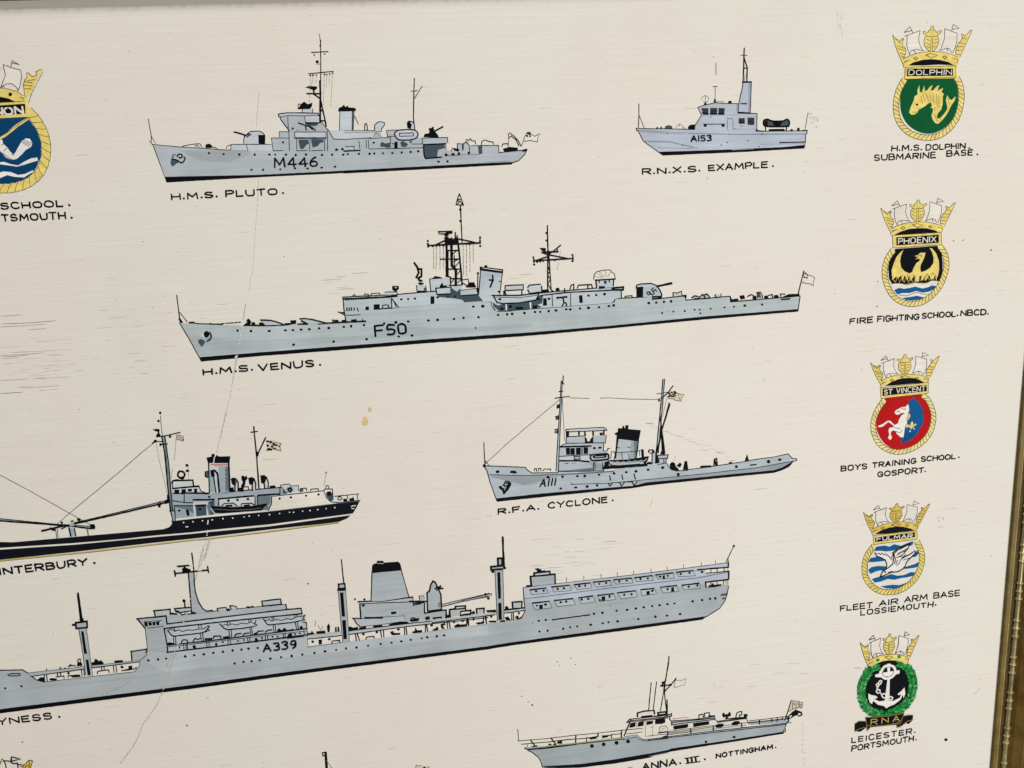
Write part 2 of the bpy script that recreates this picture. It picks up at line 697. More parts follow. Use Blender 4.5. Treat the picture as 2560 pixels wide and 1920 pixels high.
brown = wood("frame_brown_gilt", (0.090, 0.052, 0.011), (0.18, 0.108, 0.026), .45)
lipm = wood("frame_lip_gilt", (0.12, 0.078, 0.014), (0.22, 0.15, 0.032), .4)
dark = wood("frame_dark_cove", (0.058, 0.036, 0.009), (0.11, 0.070, 0.018), .5)
goldm = wood("frame_gold_line", (0.42, 0.30, 0.10), (0.60, 0.46, 0.18), .32, .35)
beadm = wood("frame_bead_gilt", (0.30, 0.24, 0.11), (0.56, 0.47, 0.24), .26, .5)
mats = [lipm, goldm, dark, brown]
prof = [(0.0, -0.001), (0.0, 0.0022), (0.0004, 0.0026), (0.00215, 0.0030), (0.0023, 0.0034), (0.0026, 0.0034), (0.00275, 0.0030),
        (0.0035, 0.0030), (0.0050, 0.0036), (0.0054, 0.0042), (0.0082, 0.0042), (0.0086, 0.0046), (0.0105, 0.0075), (0.0150, 0.0115),
        (0.0162, 0.0118), (0.0166, 0.0112), (0.0200, 0.0140), (0.0260, 0.0140), (0.0275, 0.0120), (0.0275, -0.004)]
segs = [0, 0, 0, 1, 1, 1, 2, 2, 2, 2, 2, 3, 3, 3, 2, 3, 3, 3, 3]
vs, fs, ix = rail_loop(prof, mats, segs)
frame = link_mesh("frame", vs, fs, mats, ix, root)

# bead-and-reel moulding: a round fillet with groups of three rings
bv, bf = [], []
UB, HB, RB = 0.0068, 0.0046, 0.00155


def tube_piece(p0, p1, radii):
    """radii: list of (fraction along p0-p1, radius)"""
    p0, p1 = Vector(p0), Vector(p1)
    d = (p1 - p0).normalized()
    s = Vector((0, 1, 0))
    t = d.cross(s)
    K = 10
    base = len(bv)
    for fr, r in radii:
        c = p0.lerp(p1, fr)
        for k in range(K):
            a = 6.28319 * k / K
            bv.append(c + (s * math.cos(a) + t * math.sin(a)) * r)
    for i in range(len(radii) - 1):
        for k in range(K):
            k2 = (k + 1) % K
            bf.append((base + i * K + k, base + i * K + k2, base + (i + 1) * K + k2, base + (i + 1) * K + k))


def side(a, b):
    a, b = Vector(a), Vector(b)
    Ln = (b - a).length
    prd, ring = 0.0262, 0.0056
    pts = [(0.0, RB)]
    s0 = 0.004
    while s0 < Ln - .02:
        for k in range(3):
            c = s0 + k * ring + rng.uniform(-.0003, .0003)
            for off, r in ((-.0011, RB), (-.0008, RB * 1.0), (-.0004, RB * 1.42), (0, RB * 1.55), (.0004, RB * 1.42), (.0008, RB), (.0011, RB * .98)):
                pts.append(((c + off) / Ln, r))
        s0 += prd
    pts.append((1.0, RB))
    tube_piece(a, b, pts)


side((XR + UB, -HB, ZT + UB), (XR + UB, -HB, ZB - UB))
side((XL - UB, -HB, ZB - UB), (XL - UB, -HB, ZT + UB))
side((XL - UB, -HB, ZT + UB), (XR + UB, -HB, ZT + UB))
side((XR + UB, -HB, ZB - UB), (XL - UB, -HB, ZB - UB))
link_mesh("bead_moulding", bv, bf, [beadm], [0] * len(bf), frame, True)
# ------------------------------------------------------------------ ship with pendant M446
with part('painted_ship', "painted pale grey minelayer lettered M446 with gun turret and tall mast"):
    V('P1')
    F('pluto', "80,1138 330,1158 560,1170 700,1182 980,1195 1220,1198 1720,1200 1885,1200 @P2 0,962 280,942 520,938 880,926 880,1045 1130,1010 1250,1010 1500,1005 1700,985 1960,960 2025,945 2000,990 1960,1040 1900,1075 1850,1092 0,1190 @P1 1885,1390 1080,1432 210,1448")
    F('pluto_d', "330,1192 430,1240 520,1280 640,1300 800,1303 1000,1230 1000,1205 700,1190", 0)
    F('ink', "205,1443 1080,1425 1885,1386 @P2 0,1183 1500,1102 1858,1088 1855,1108 1000,1155 0,1207 @P1 1885,1402 1080,1441 215,1491")
    L(1.8, "75,1135 330,1158 560,1172 700,1183 980,1195|52,1103 85,1140 140,1290 215,1490")
    D(2.7, "612,1217 750,1226 898,1230 1043,1231 1182,1231 1237,1231 1338,1232 1430,1236 1527,1231 1678,1234 1773,1232 1878,1232 1013,1374 1122,1374 1285,1370 1423,1360 1543,1362 1675,1354 1800,1345 @P2 42,997 165,994 283,994 335,990 432,988 535,985 638,979 737,973 820,966 1045,1080 1145,1077")
    V('P2')
    L(2.2, "2025,945 1995,1005 1930,1070 1855,1095|1715,980 1960,955")
    L(1.3, "1130,1010 1500,1000|1540,1085 1830,1075|1150,1018 1280,1012", 'slate2')
    V('P1')
    with sub('superstructure'):
        F('pluto_l', "818,1190 820,1135 1210,1135 1215,1195 980,1195")
        F('pluto', "1215,1195 1200,1075 1275,1070 1275,1015 1370,1010 1330,960 1290,900 1268,865 1275,845 1350,838 1640,838 1655,900 1720,980 1745,1005 1885,1005 @P2 0,740 340,738 400,745 415,790 445,815 470,805 480,800 472,735 720,725 770,740 815,770 820,815 1145,812 1145,880 880,885 880,930 0,962 @P1 1885,1200")
        F('pluto_l', "1420,1018 1715,1018 1710,1072 1425,1072|1275,850 1640,840 1640,858 1350,862 1285,875|1515,866 1650,862 1650,930 1525,930")
        F('slate', "1455,1090 1550,1088 1555,1130 1530,1140 1500,1180 1470,1175|1575,1085 1690,1085 1695,1115 1660,1120 1640,1150 1590,1165 1580,1130|1520,930 1645,930 1640,947 1620,962 1560,962 1520,950")
        L(1.7, "818,1190 820,1135 1200,1135|965,1140 980,1195|1275,878 1350,862 1510,866 1650,860|1355,870 1360,1000|1512,866 1522,930|1275,1015 1365,1015|1275,1015 1275,1065|1200,1075 1365,1075|1200,1075 1218,1195|1365,1000 1370,1195|1420,1018 1715,1018|1420,1018 1422,1072|1715,1018 1715,1075|1440,1080 1440,1195|1565,1085 1562,1200|1700,1085 1705,1195|1730,1000 1730,1195|1218,1195 1310,1192|1440,1195 1535,1192|1580,1195 1690,1190|1655,900 1720,985 1745,1005")
        L(2.4, "1370,1005 1330,955 1290,900 1283,880|1270,875 1268,848 1350,836 1490,838 1642,842 1652,870")
        L(3.4, "1420,1075 1715,1075|1525,932 1645,932")
        D(2.6, "1310,1115 1402,985")
        D(3, "1445,1000", 'rust')
        D(3.2, "1815,1185 1870,1180")
        V('P2')
        F('pluto', "878,888 1125,882 1132,1012 884,1046")
        F('slate', "400,880 420,860 460,880 510,868 520,920 480,930 440,915 405,920|620,870 650,850 710,885 690,915 640,920|880,895 1110,885 1120,930 1040,950 1030,1025 910,1045 885,1040")
        F('ink', "562,862 590,862 590,930 558,930")
        D(2.6, "328,870 738,862")
        L(1.7, "0,738 340,738|0,830 270,815|165,850 175,935|245,840 250,930|270,840 275,935|280,825 515,812|515,810 515,880|530,880 560,885|750,885 880,885|865,820 865,880|472,735 600,730|472,735 480,800 560,800|870,820 1145,812|1145,812 1148,870|1125,885 1130,945|15,915 110,910 115,945|280,940 560,935 880,925")
        L(3.4, "880,892 1125,882|880,900 885,1010 905,1045 1080,1030|0,965 60,960 180,955")
        F('pluto_l', "340,740 338,680 365,650 400,637 450,650 445,680 415,715 410,745")
        L(2.2, "340,735 338,680 365,650 400,637 450,650 445,680 415,715 410,745|228,735 230,665 245,658 258,690 258,735")
        L(1.5, "330,800 345,760 370,770 400,800|350,750 420,745", 'slate')
    with sub('gun_turret'):
        V('P1')
        F('pluto_l', "940,1125 940,1090 950,1060 985,1025 1010,1012 1090,1010 1120,1025 1140,1050 1138,1130")
        L(2.0, "940,1125 940,1090 950,1060 985,1025 1010,1012 1090,1010 1120,1025 1140,1050 1138,1130")
        L(3.8, "850,1018 900,1030 955,1047")
        L(3, "945,1060 990,1035|970,1065 1005,1040")
        F('ink', "1080,1048 1135,1048 1135,1130 1082,1125")
    with sub('gun_mount'):
        F('ink', "@P2 885,805 895,775 940,770 960,710 985,705 1000,745 1030,780 1045,810")
        L(4, "@P2 1000,745 1092,695|@P2 945,715 965,760|@P2 985,700 975,760")
        L(3, "1455,932 1520,955 1530,1000|1520,960 1560,965 1600,985 1615,1005|1560,970 1590,995")
    with sub('mast', "tall black foremast with two crossed yards and a radar"):
        L(4.2, "1660,535 1662,700 1660,930")
        L(3.6, "1660,700 1690,830 1718,965|1665,815 1690,815|1660,912 1700,912|1535,657 1670,657|1600,625 1600,660|1600,660 1655,700")
        L(2.2, "1665,150 1666,540|1578,268 1735,260|1550,470 1640,460 1785,447")
        L(1.3, "1655,95 1660,155|1625,377 1665,377")
        D(2, "1605,292 1702,283 1660,205 1568,484 1593,482 1625,480 1700,474 1723,477 1750,470 1778,464")
        D(3.2, "1633,355")
        F('ink', "1520,595 1560,588 1630,592 1625,612 1600,625 1560,605")
    with sub('rigging'):
        L(1.0, "1570,485 1560,740|1593,485 1580,580|1625,480 1620,560|1700,475 1690,770|1725,475 1715,600|1750,470 1745,560|1778,460 1760,780", 'pencil', dash=(7, 3))
    with sub('mast', "slim aft pole mast with a raked gaff"):
        V('P2')
        L(2.4, "778,160 772,380 768,580 774,660")
        L(1.8, "740,298 775,302 812,290|780,380 865,245", 'pen')
    with sub('director'):
        V('P1')
        F('pluto_l', "1490,832 1495,800 1590,800 1590,834")
        F('ink', "1455,800 1480,760 1510,735 1545,760 1585,745 1580,775 1560,800")
        L(1.6, "1452,800 1455,755 1480,755|1490,832 1495,802|1588,800 1590,832")
    with sub('funnel'):
        V('P2')
        F('pluto_l', "-45,515 110,515 100,735 -50,735")
        F('slate2', "88,520 110,520 102,732 84,732")
        L(1.6, "-45,515 -50,735|112,515 102,735|95,520 90,730|120,580 160,665")
        F('ink', "-62,522 -55,490 -20,475 0,455 15,480 40,468 50,485 120,488 132,508 112,520")
    with sub('ship_boat'):
        V('P1')
        F('pluto_l', "1745,1010 1885,1008 @P2 330,742 330,800 300,818 0,832 @P1 1800,1088 1780,1085")
        L(1.7, "1745,1010 1785,1085 1885,1088 @P2 100,828 300,816")
        L(1.4, "@P2 10,755 60,762 120,755 200,762 330,752", 'slate2')
    with sub('life_raft'):
        V('P2')
        F('pluto_l', "600,735 560,770 580,815 620,840 740,838 800,815 818,775 790,735 720,725")
        L(3, "600,735 560,770 580,815 620,840 740,838 800,815 818,775 790,735 720,725", closed=True, sm=1)
        L(2, "610,768 765,762 770,795 615,800", closed=True)
        F('pluto_l', "775,690 765,640 725,632 700,650 705,700 735,712")
        F('ink', "702,650 725,638 742,665 738,705 712,708")
        L(2.4, "785,735 778,670 760,640 720,632 700,650 705,700 735,712 745,670")
    with sub('anchor'):
        V('P1')
        F('slate', "250,1318 250,1292 262,1272 285,1280 318,1296 325,1306 318,1315 305,1312 285,1335 268,1342")
        F('slate2', "262,1270 262,1240 275,1226 298,1222 300,1236 282,1240 276,1270")
        L(3.2, "312,1248 320,1232 345,1226 360,1240 352,1260 338,1262 330,1254|262,1274 300,1280 330,1296 355,1308 372,1298 380,1284 386,1270 376,1252", sm=1)
    with sub('deck_fittings'):
        L(1.5, "360,1152 440,1135 500,1128 530,1130 545,1158|480,1155 500,1140 520,1158|640,1160 670,1163 690,1178|775,1172 785,1150 830,1135")
        F('ink', "580,1150 590,1135 620,1132 640,1150 635,1165 585,1165")
        V('P2')
        F('pluto', "1255,965 1255,880 1310,880 1360,865 1385,900 1440,905 1705,900 1715,980 1400,1000 1110,1008 1115,950")
        L(1.9, "1255,965 1255,880 1310,885 1310,960|1320,940 1320,880 1360,865 1385,900 1390,990|1345,860 1360,830 1375,850 1400,825 1415,850 1450,850 1455,885|1405,905 1705,900|1520,895 1525,855 1555,840 1600,855 1650,865 1655,890|1710,900 1715,980|1745,915 1755,885 1810,880 1820,910|1185,965 1200,930 1235,940")
        F('slate', "1480,910 1530,905 1530,995 1490,995")
        F('ink', "1760,940 1830,920 1920,930 1915,960 1780,970|1960,955 2020,940 2020,960 1980,965")
        D(3.4, "1270,990 1380,985 1205,998 1130,1005 1230,945 1255,950")
        L(2.2, "1830,760 1880,795 1930,850 1960,910|1815,770 1825,820 1850,795 1905,840 1935,905")
        L(1.2, "1820,820 1822,880", 'pen')
    with sub('jackstaff'):
        V('P1')
        L(1.7, "42,895 50,950 65,1030 72,1105")
        L(1.2, "65,1045 75,1065 110,1125", 'pen')
    with sub('ensign'):
        V('P2')
        F('cream', "2005,790 2030,760 2060,770 2110,800 2140,785 2165,770 2145,810 2140,860 2110,855 2060,845 1995,855")
        L(1.7, "1965,905 2000,800|2005,790 2030,760 2060,770 2110,800 2140,785 2165,770 2145,810 2140,860 2110,855 2060,845 1995,855", 'pen')
        D(2.6, "2030,765 2055,775 2058,798 2025,795 2048,762")
    with sub('hull_number'):
        V('P1')
        T("M446", 1230, 1352, 1635, 1338, 84, 3.4)
with part('caption', "hand lettered black caption under the pale grey minelayer"):
    V('P1')
    T("H.M.S.", 264, 1658, 690, 1632, 52, 3.3)
    T("PLUTO", 775, 1628, 1255, 1605, 54, 3.3)
    T(".", 1305, 1600, 1315, 1600, 54, 3.3)
# ------------------------------------------------------------------ launch with pendant A153
with part('painted_ship', "painted lilac grey launch lettered A153 with raked funnel and inflatable on stern"):
    V('EX')
    F('exam', "48,1018 720,1030 1440,1052 2018,1045 2010,1080 1998,1170 1985,1240 360,1318 210,1225 130,1165 70,1045")
    F('exam_d', "90,1050 300,1060 600,1085 600,1092 300,1075 100,1062|130,1160 420,1165 700,1225 740,1245 690,1240 430,1185 200,1180|650,1075 1300,1085 1990,1085 1990,1092 1300,1096 650,1085", 0)
    F('ink', "300,1292 700,1280 1180,1262 1740,1238 1990,1212 1985,1245 1300,1285 800,1308 355,1328")
    F('exam', "1150,1262 1400,1252 1400,1256 1150,1268")
    L(1.9, "46,1018 720,1030|48,1018 52,1045 70,1045 130,1165 210,1225 360,1325|1440,1052 2018,1045 2015,1080 2000,1085 1998,1170 1985,1240")
    L(1.3, "70,1040 400,1058 720,1075 1200,1085 2000,1080", 'slate2')
    L(3.0, "1702,1182 1985,1175")
    L(1.1, "130,1165 440,1165 600,1210 760,1250|300,1240 700,1250|1480,1200 1980,1195", 'slate2')
    D(1.8, "1335,1160 1030,1210 580,1215 405,1075 1500,1085 1120,1085 1460,1230 1100,1180", 'pen')
    with sub('superstructure'):
        F('exam', "722,1030 725,985 800,868 760,775 850,745 950,725 1230,735 1225,845 1440,850 1440,1052")
        F('exam_d', "800,868 1225,860 1225,866 800,876|1200,740 1228,740 1225,842 1205,842")
        L(1.9, "722,1030 725,985 800,868 760,778|755,778 850,745 950,725 1230,735|1360,845 1440,848 1438,1052|825,970 1065,970")
        F('cream', "990,706 1050,706 1050,722 990,722")
        L(1.2, "985,720 990,706 1050,706 1050,722|1100,1030 1098,930 1115,905 1150,905 1165,925 1160,1030", 'pen')
        F('ink', "830,972 858,972 858,997 830,995|1035,975 1068,970 1062,997 1035,995|1112,706 1145,706 1142,730 1112,730|650,1030 648,1000 675,980 720,978 720,1030")
        D(1.6, "905,890 1180,1022 1260,990 1100,900", 'pen')
        L(1.6, "1185,1022 1240,1028", 'rust')
    with sub('window'):
        F('pane', "795,785 880,785 880,855 822,852|900,782 982,782 980,855 900,855|995,782 1070,785 1062,855 995,855|1228,900 1300,900 1300,965 1228,965|1330,895 1410,895 1408,980 1332,978")
        F('ink', "800,835 880,845 880,858 822,855|900,840 980,845 980,858 900,858|995,840 1062,845 1062,858 995,858")
        L(1.6, "905,815 975,818|1000,812 1060,815|1235,930 1295,935|1340,940 1405,945|1235,950 1290,955")
    with sub('funnel'):
        F('exam', "1280,490 1375,490 1362,845 1225,840 1228,745 1250,640")
        F('exam_d', "1340,500 1372,500 1360,830 1340,830")
        L(2, "1280,490 1270,560 1250,640 1228,745 1222,840|1375,490 1370,640 1362,845")
        L(4, "1275,486 1375,484|1225,838 1360,842")
        L(3, "1252,733 1320,735")
    with sub('mast'):
        L(3, "1293,92 1286,330 1280,485|1290,200 1328,320 1322,480|1285,325 1325,322")
        L(2, "1255,175 1325,175", 'pen')
        L(1.1, "1295,480 1300,420 1315,400", 'pen')
    with sub('aerial'):
        L(1.5, "968,265 968,400|960,530 958,680|930,535 985,535", 'pen')
        F('slate', "938,725 942,685 955,672 970,690 975,725")
        L(1.3, "800,690 815,655 845,640 878,660 882,690 860,715 820,712|845,640 845,725", 'pencil', closed=False, sm=1)
        F('ink', "832,750 838,725 852,725 856,748")
    with sub('inflatable'):
        F('slate', "1515,955 1520,925 1560,912 1620,930 1730,930 1785,910 1815,935 1812,975 1785,998 1560,998 1525,985")
        L(4, "1515,955 1525,925 1565,915 1620,935 1730,935 1785,915 1812,940 1808,975 1780,995 1560,995 1522,980", closed=True, sm=1)
        F('ink', "1620,940 1730,940 1700,990 1640,990|1530,940 1560,930 1560,985 1535,975")
        L(2.6, "1538,1000 1540,1050|1780,1000 1778,1050")
        F('ink', "1580,1030 1755,1028 1758,1048 1575,1050")
    with sub('deck_fittings'):
        F('slate', "375,1020 382,995 420,980 460,990 468,1022")
        F('ink', "280,1020 285,1008 300,1008 298,1022|328,1020 330,1002 340,1002 342,1020|1825,1050 1830,1030 1848,1030 1848,1050|1905,1045 1908,1015 1928,1015 1928,1045")
        L(1.2, "505,1025 520,985 548,965 580,985 590,1020|548,965 545,1000|590,1000 625,1028", 'pencil')
        L(2.6, "1440,1045 1515,1050|1960,1045 2020,1042")
        F('ink', "1430,1030 1442,1030 1442,1050 1430,1050")
    with sub('jackstaff'):
        L(2, "80,735 80,860 72,1010")
        L(1.5, "80,860 120,960 140,1010", 'pen')
    with sub('ensign'):
        F('cream', "2025,845 2060,845 2090,880 2140,900 2135,990 2080,960 2010,975")
        L(1.5, "1992,1030 2010,930 2028,838", 'pen')
        L(1.4, "2030,845 2075,850|2085,885 2140,900 2135,940|2045,880 2060,900|2075,880 2070,915|2100,890 2100,930|2060,945 2080,950", 'flagred')
        D(1.6, "2132,998 2140,930", 'flagred')
    with sub('hull_number'):
        T("A153", 682, 1168, 912, 1160, 62, 3.0)
with part('caption', "hand lettered black caption under the lilac grey launch"):
    V('EX')
    T("R.N.X.S.", 122, 1550, 782, 1512, 62, 3.0)
    T("EXAMPLE", 885, 1506, 1560, 1466, 64, 3.0)
    T(".", 1618, 1460, 1630, 1460, 60, 3.0)
# ------------------------------------------------------------------ ship with pendant F50
with part('painted_ship', "painted pale green grey frigate lettered F50 with lattice mast and stern gun"):
    F('venus', "@V1 85,565 280,575 560,588 830,592 1250,590 1500,578 1935,552 @V2 155,975 655,842 720,835 1180,800 1740,767 @V3 878,1258 885,1300 935,1362 1550,1320 2212,1270 @V4 0,665 25,660 30,628 430,600 435,625 525,620 775,595 790,640 1255,600 1260,660 2000,595 1980,750 0,918 @V2 2212,1118 0,1278 @V1 310,953")
    F('venus_d', "@V1 160,680 700,760 2212,700 @V2 600,1050 1500,1060 2212,1010 2212,1050 1500,1110 400,1180 @V1 1200,850 330,925 260,860")
    F('ink', "@V1 305,945 1000,890 2212,798 @V2 1000,1195 2212,1112 @V3 2212,1525 @V4 1000,815 1980,738 1975,758 1000,840 @V3 2212,1548 @V2 2212,1142 1000,1230 0,1310 @V1 1000,924 325,987")
    L(2.2, "@V1 85,565 200,760 325,985|@V4 2000,595 1978,755")
    L(2.6, "@V4 525,620 775,595 790,640 1255,598 1262,658 2000,595|@V4 0,660 25,655 28,625 430,600")
    L(2.2, "@V2 660,843 720,833 1180,800 1480,778 1770,765 @V3 830,1250 880,1252")
    L(3.6, "@V3 880,1255 885,1300 910,1340 950,1362 1100,1355")
    L(2.4, "@V3 1100,1355 1550,1320 2212,1268")
    V('V1')
    D(3.1, "725,648 873,653 1075,652 1254,645 1338,643 1428,637 1518,632 1627,623 1734,620 1900,607 1982,600 2124,588 1345,804 1788,770 2152,743")
    V('V2')
    D(3.0, "577,1012 707,1000 843,990 1066,979 1168,972 1350,962 1455,950 1620,943 382,1185 738,1157 885,1144 1838,918 1937,910 1993,906 2128,897")
    D(3.4, "1563,825 1667,820")
    L(2, "1588,1050 1590,1075")
    V('V3')
    D(3.0, "1243,1383 1360,1372 1418,1370 1512,1362 1593,1354 1706,1342 1750,1342 1858,1332 1952,1325 2068,1318 2178,1306")
    V('V4')
    D(3.0, "18,695 391,671 471,666 553,657 628,652 1597,686 1412,698")
    D(2.2, "533,777 653,762 774,756 879,742 933,741 1050,731 1198,717 1297,709 940,780")
    D(1, "533,723 593,755 968,665 1205,755", 'pen')
    L(4, "1800,632 1890,625")
    L(1, "@V2 880,745 870,690 1000,690 1030,700|@V2 980,700 985,770 1000,785 1025,770 1030,690", 'pencil')
    with sub('superstructure'):
        F('venus_l', "@V2 152,975 120,735 660,715 720,690 1150,655 1145,615 1310,610 1320,590 1430,590 1440,640 1600,620 1622,690 1840,700 @V3 1030,1170 1390,1165 1420,1160 2000,1110 2212,1095 @V4 0,500 120,500 118,530 100,535 100,612 28,628 0,660 @V3 2212,1270 1550,1320 935,1362 885,1300 880,1256 @V2 1740,768 720,835 655,842")
        F('venus', "@V2 152,975 120,745 650,725 662,842")
        V('V2')
        L(2.6, "155,995 132,860 120,720|120,720 720,690|720,690 1150,655")
        L(4.2, "122,742 650,715 720,708")
        L(2.6, "150,752 640,722", dash=(2.5, 4))
        L(3, "165,840 165,872|190,838 192,870|215,835 215,868|245,838 245,865|280,840 290,875")
        F('ink', "372,830 405,828 405,860 375,862|465,805 525,802 522,855 465,858|1092,715 1128,715 1128,790 1095,795")
        L(2.5, "555,850 560,815 590,805 625,812 630,845|655,735 662,845|660,735 735,830|690,780 710,830")
        L(3, "515,852 660,840|70,885 100,895 140,890|100,895 130,915")
        L(2, "155,922 315,915")
        D(2.8, "767,745 843,742 917,737 1168,722")
        F('venus_l', "585,665 720,660 720,690 595,695|435,680 525,675 530,695 440,700")
        L(2, "585,665 720,660 720,690|435,700 435,680 525,675 530,695|230,705 245,690 260,705|360,695 365,685 410,692")
        F('venus_l', "1080,525 1300,505 1310,610 1090,652")
        L(2.2, "1080,520 1092,650|1080,520 1220,508|1440,530 1505,520 1515,570|1440,560 1500,600")
        F('ink', "1115,510 1140,490 1200,500 1205,512|1195,600 1218,562 1232,598 1265,590 1270,610 1195,612|1480,612 1520,560 1570,560 1592,610")
        F('slate', "1312,612 1380,660 1420,625 1425,705 1620,700 1672,765 1465,778 1440,750 1350,735 1180,720 1165,695 1310,688")
        F('venus_l', "1150,622 1310,614 1312,685 1160,690|1420,647 1600,622 1615,690 1425,703")
        L(3, "1145,622 1320,608|1148,622 1160,690|1160,692 1310,685|1425,705 1615,692|1600,622 1618,690")
        L(1.6, "1420,647 1600,622|1312,614 1313,685")
        D(2.5, "1282,715 1362,712")
        V('V3')
        F('slate', "890,1265 950,1300 1010,1280 1180,1275 1390,1240 1400,1190 1480,1188 1490,1230 1440,1320 1300,1338 960,1358 900,1310")
        F('venus_l', "1450,1185 1560,1185 1560,1315 1440,1322 1390,1290 1440,1275")
        F('ink', "975,1350 980,1325 1010,1325 1010,1350|1150,1320 1225,1315 1225,1338 1150,1340|1340,1305 1380,1300 1380,1330 1340,1330|1850,1192 1880,1188 1885,1265 1855,1268|1455,1225 1485,1220 1490,1295 1452,1300")
        L(3.4, "1042,1290 1045,1350|1310,1268 1313,1330", 'white')
        D(4, "1087,1312")
        D(3, "1516,1225 1952,1190 2038,1184 2130,1174")
        L(2.6, "1395,1163 1420,1160 2000,1110 2212,1095")
        L(3, "1420,1190 1720,1155 2212,1130")
        L(2, "1550,1185 1555,1305|1755,1170 1755,1300")
        L(4.2, "1610,1215 1700,1205")
        D(3, "1612,1214 1704,1204")
        L(3.4, "1668,1212 1680,1270 1660,1305|1690,1265 1705,1275 1710,1300")
        F('ink', "1430,1130 1510,1125 1515,1150 1430,1155|1540,1150 1550,1128 1570,1145")
        D(5, "1610,1122")
        L(3, "1690,1112 1690,1148|1745,1130 1760,1075 1790,1065 1790,1130|1830,1108 1840,1075 1985,1068 1995,1105|1945,1080 1945,1110")
        V('V4')
        L(4, "0,512 120,500 118,530 0,530")
        L(2.5, "97,530 100,610")
    with sub('deck_house'):
        V('V3')
        F('venus_l', "1030,1080 1230,1070 1230,1125 1030,1135|1280,1095 1290,1080 1420,1065 1435,1080 1435,1150 1310,1165 1285,1130")
        L(2.8, "1030,1080 1230,1070 1230,1125 1030,1135", closed=True)
        L(3, "1025,1140 1040,1185|1215,1130 1215,1175|1015,1140 1018,1180|1280,1100 1300,1075 1420,1065|1435,1085 1435,1150|1280,1125 1300,1168|1310,1165 1435,1150")
    with sub('radome'):
        F('cream', "2010,1010 2015,960 2045,925 2120,910 2190,905 @V4 0,345 25,360 35,415")
        F('venus_l', "2035,1020 2212,1010 @V4 15,412 12,498 @V3 2212,1098 2045,1108")
        L(1.8, "2010,1010 2015,960 2045,925 2120,910 2190,905 @V4 0,345 25,360 35,415")
        L(1.2, "2100,1000 2020,975|2110,990 2050,945|2130,985 2070,925|2150,985 2140,915|2165,985 2205,915", 'pen')
        L(3.6, "2028,1020 2212,1008 @V4 35,413")
        L(3, "2035,1020 2040,1105|2070,1030 2072,1045|2130,1030 2130,1055|2145,1030 2145,1055|2180,1020 2185,1040|@V4 17,415 13,490")
        F('ink', "2070,1090 2130,1088 2130,1108 2070,1112")
    with sub('gun_turret'):
        V('V4')
        F('venus_l', "255,510 265,480 300,470 415,462 460,475 500,520 528,570 525,610 260,605")
        F('venus', "330,500 460,490 500,530 525,575 520,600 330,603")
        L(3, "255,510 265,478 310,468 415,462 465,480 505,525 530,580 525,610")
        F('ink', "262,505 328,500 328,605 265,605")
        L(5, "480,492 635,460")
        L(2.6, "375,580 370,555 395,550 405,575 385,585|400,550 425,585 440,575|420,530 450,570|420,530 440,510|435,550 455,535|455,525 475,545")
        L(4, "430,605 525,600|430,628 520,618")
    with sub('director'):
        V('V2')
        F('venus_l', "940,592 1000,582 1040,602 1045,650 940,650")
        L(3.4, "945,656 1045,655")
        L(2, "935,590 940,655|1035,595 1045,645")
        F('slate', "1015,620 1040,610 1045,645 1015,648")
        L(4.6, "910,340 945,390 960,450 930,505|960,410 990,410 990,490 955,510 965,535 995,540")
        L(3.6, "960,570 1010,570|975,560 985,585")
        F('ink', "670,600 735,600 735,630 700,655 670,635")
        D(2, "705,615", 'cream')
        L(3, "700,640 710,660")
    with sub('mast', "black lattice foremast with radar and wide yards"):
        V('V2')
        L(5, "1268,80 1268,490")
        L(6, "1320,70 1325,370 1370,420 1370,590")
        L(4, "1385,60 1405,200 1440,580")
        L(3, "1268,205 1410,205|1200,300 1415,300|1270,410 1430,410|1310,515 1440,515|1300,590 1440,585|1268,490 1310,500 1310,590")
        L(2.2, "1330,250 1400,190|1340,330 1415,290|1345,400 1420,320|1352,260 1357,410|1375,480 1425,420|1320,560 1350,520|1390,560 1435,520|1285,200 1285,490")
        L(4, "1060,150 1270,138 1640,120|1060,125 1065,165|1638,85 1640,125")
        D(2.6, "1060,98 1638,60 1640,155 1115,155 1155,152 1192,150 1232,148 1487,132 1525,130")
        L(3.5, "1160,135 1270,85|1390,75 1510,100 1580,115")
        F('ink', "1250,65 1290,70 1330,85 1380,60 1400,130 1250,130")
        V('V3')
        F('ink', "290,480 445,475 445,500 380,512 300,510")
        L(1.6, "305,498 370,494", 'cream')
        L(4, "380,510 380,590|365,525 400,520|362,555 402,550")
        L(3, "478,490 480,560|500,525 505,565")
        L(2.6, "535,190 545,400 555,600")
        D(3, "535,238 538,365")
        L(2.2, "485,185 570,190|525,62 495,150 490,185|525,62 550,130 570,190|500,125 545,125|500,185 530,145 560,185|500,150 515,135")
    with sub('rigging'):
        V('V2')
        L(1.0, "1125,180 1125,410|1157,165 1150,410|1195,165 1195,410|1232,165 1235,400|1450,145 1455,490|1487,140 1487,480|1525,135 1527,440|1563,135 1563,340", 'pen', dash=(8, 2.5))
        L(0.9, "@V3 1640,690 1635,780|@V3 1620,830 1605,900", 'pencil', dash=(6, 3))
    with sub('mast', "black lattice mainmast with crossed yards"):
        V('V3')
        L(3, "1498,415 1505,740|1503,740 1500,1130")
        L(2.6, "1515,740 1540,1130")
        L(2.2, "1502,860 1525,920 1502,960 1530,1010 1503,1060 1535,1120")
        L(3.5, "1350,805 1505,795 1780,780|1347,785 1350,825|1780,760 1782,800")
        D(2.5, "1343,765 1352,847 1775,740 1775,810 1487,497 1487,580 1385,815 1450,805 1578,800 1418,812")
        L(3.2, "1360,805 1500,760|1520,740 1620,760 1720,780")
        L(4, "1435,712 1615,705|1505,690 1505,740")
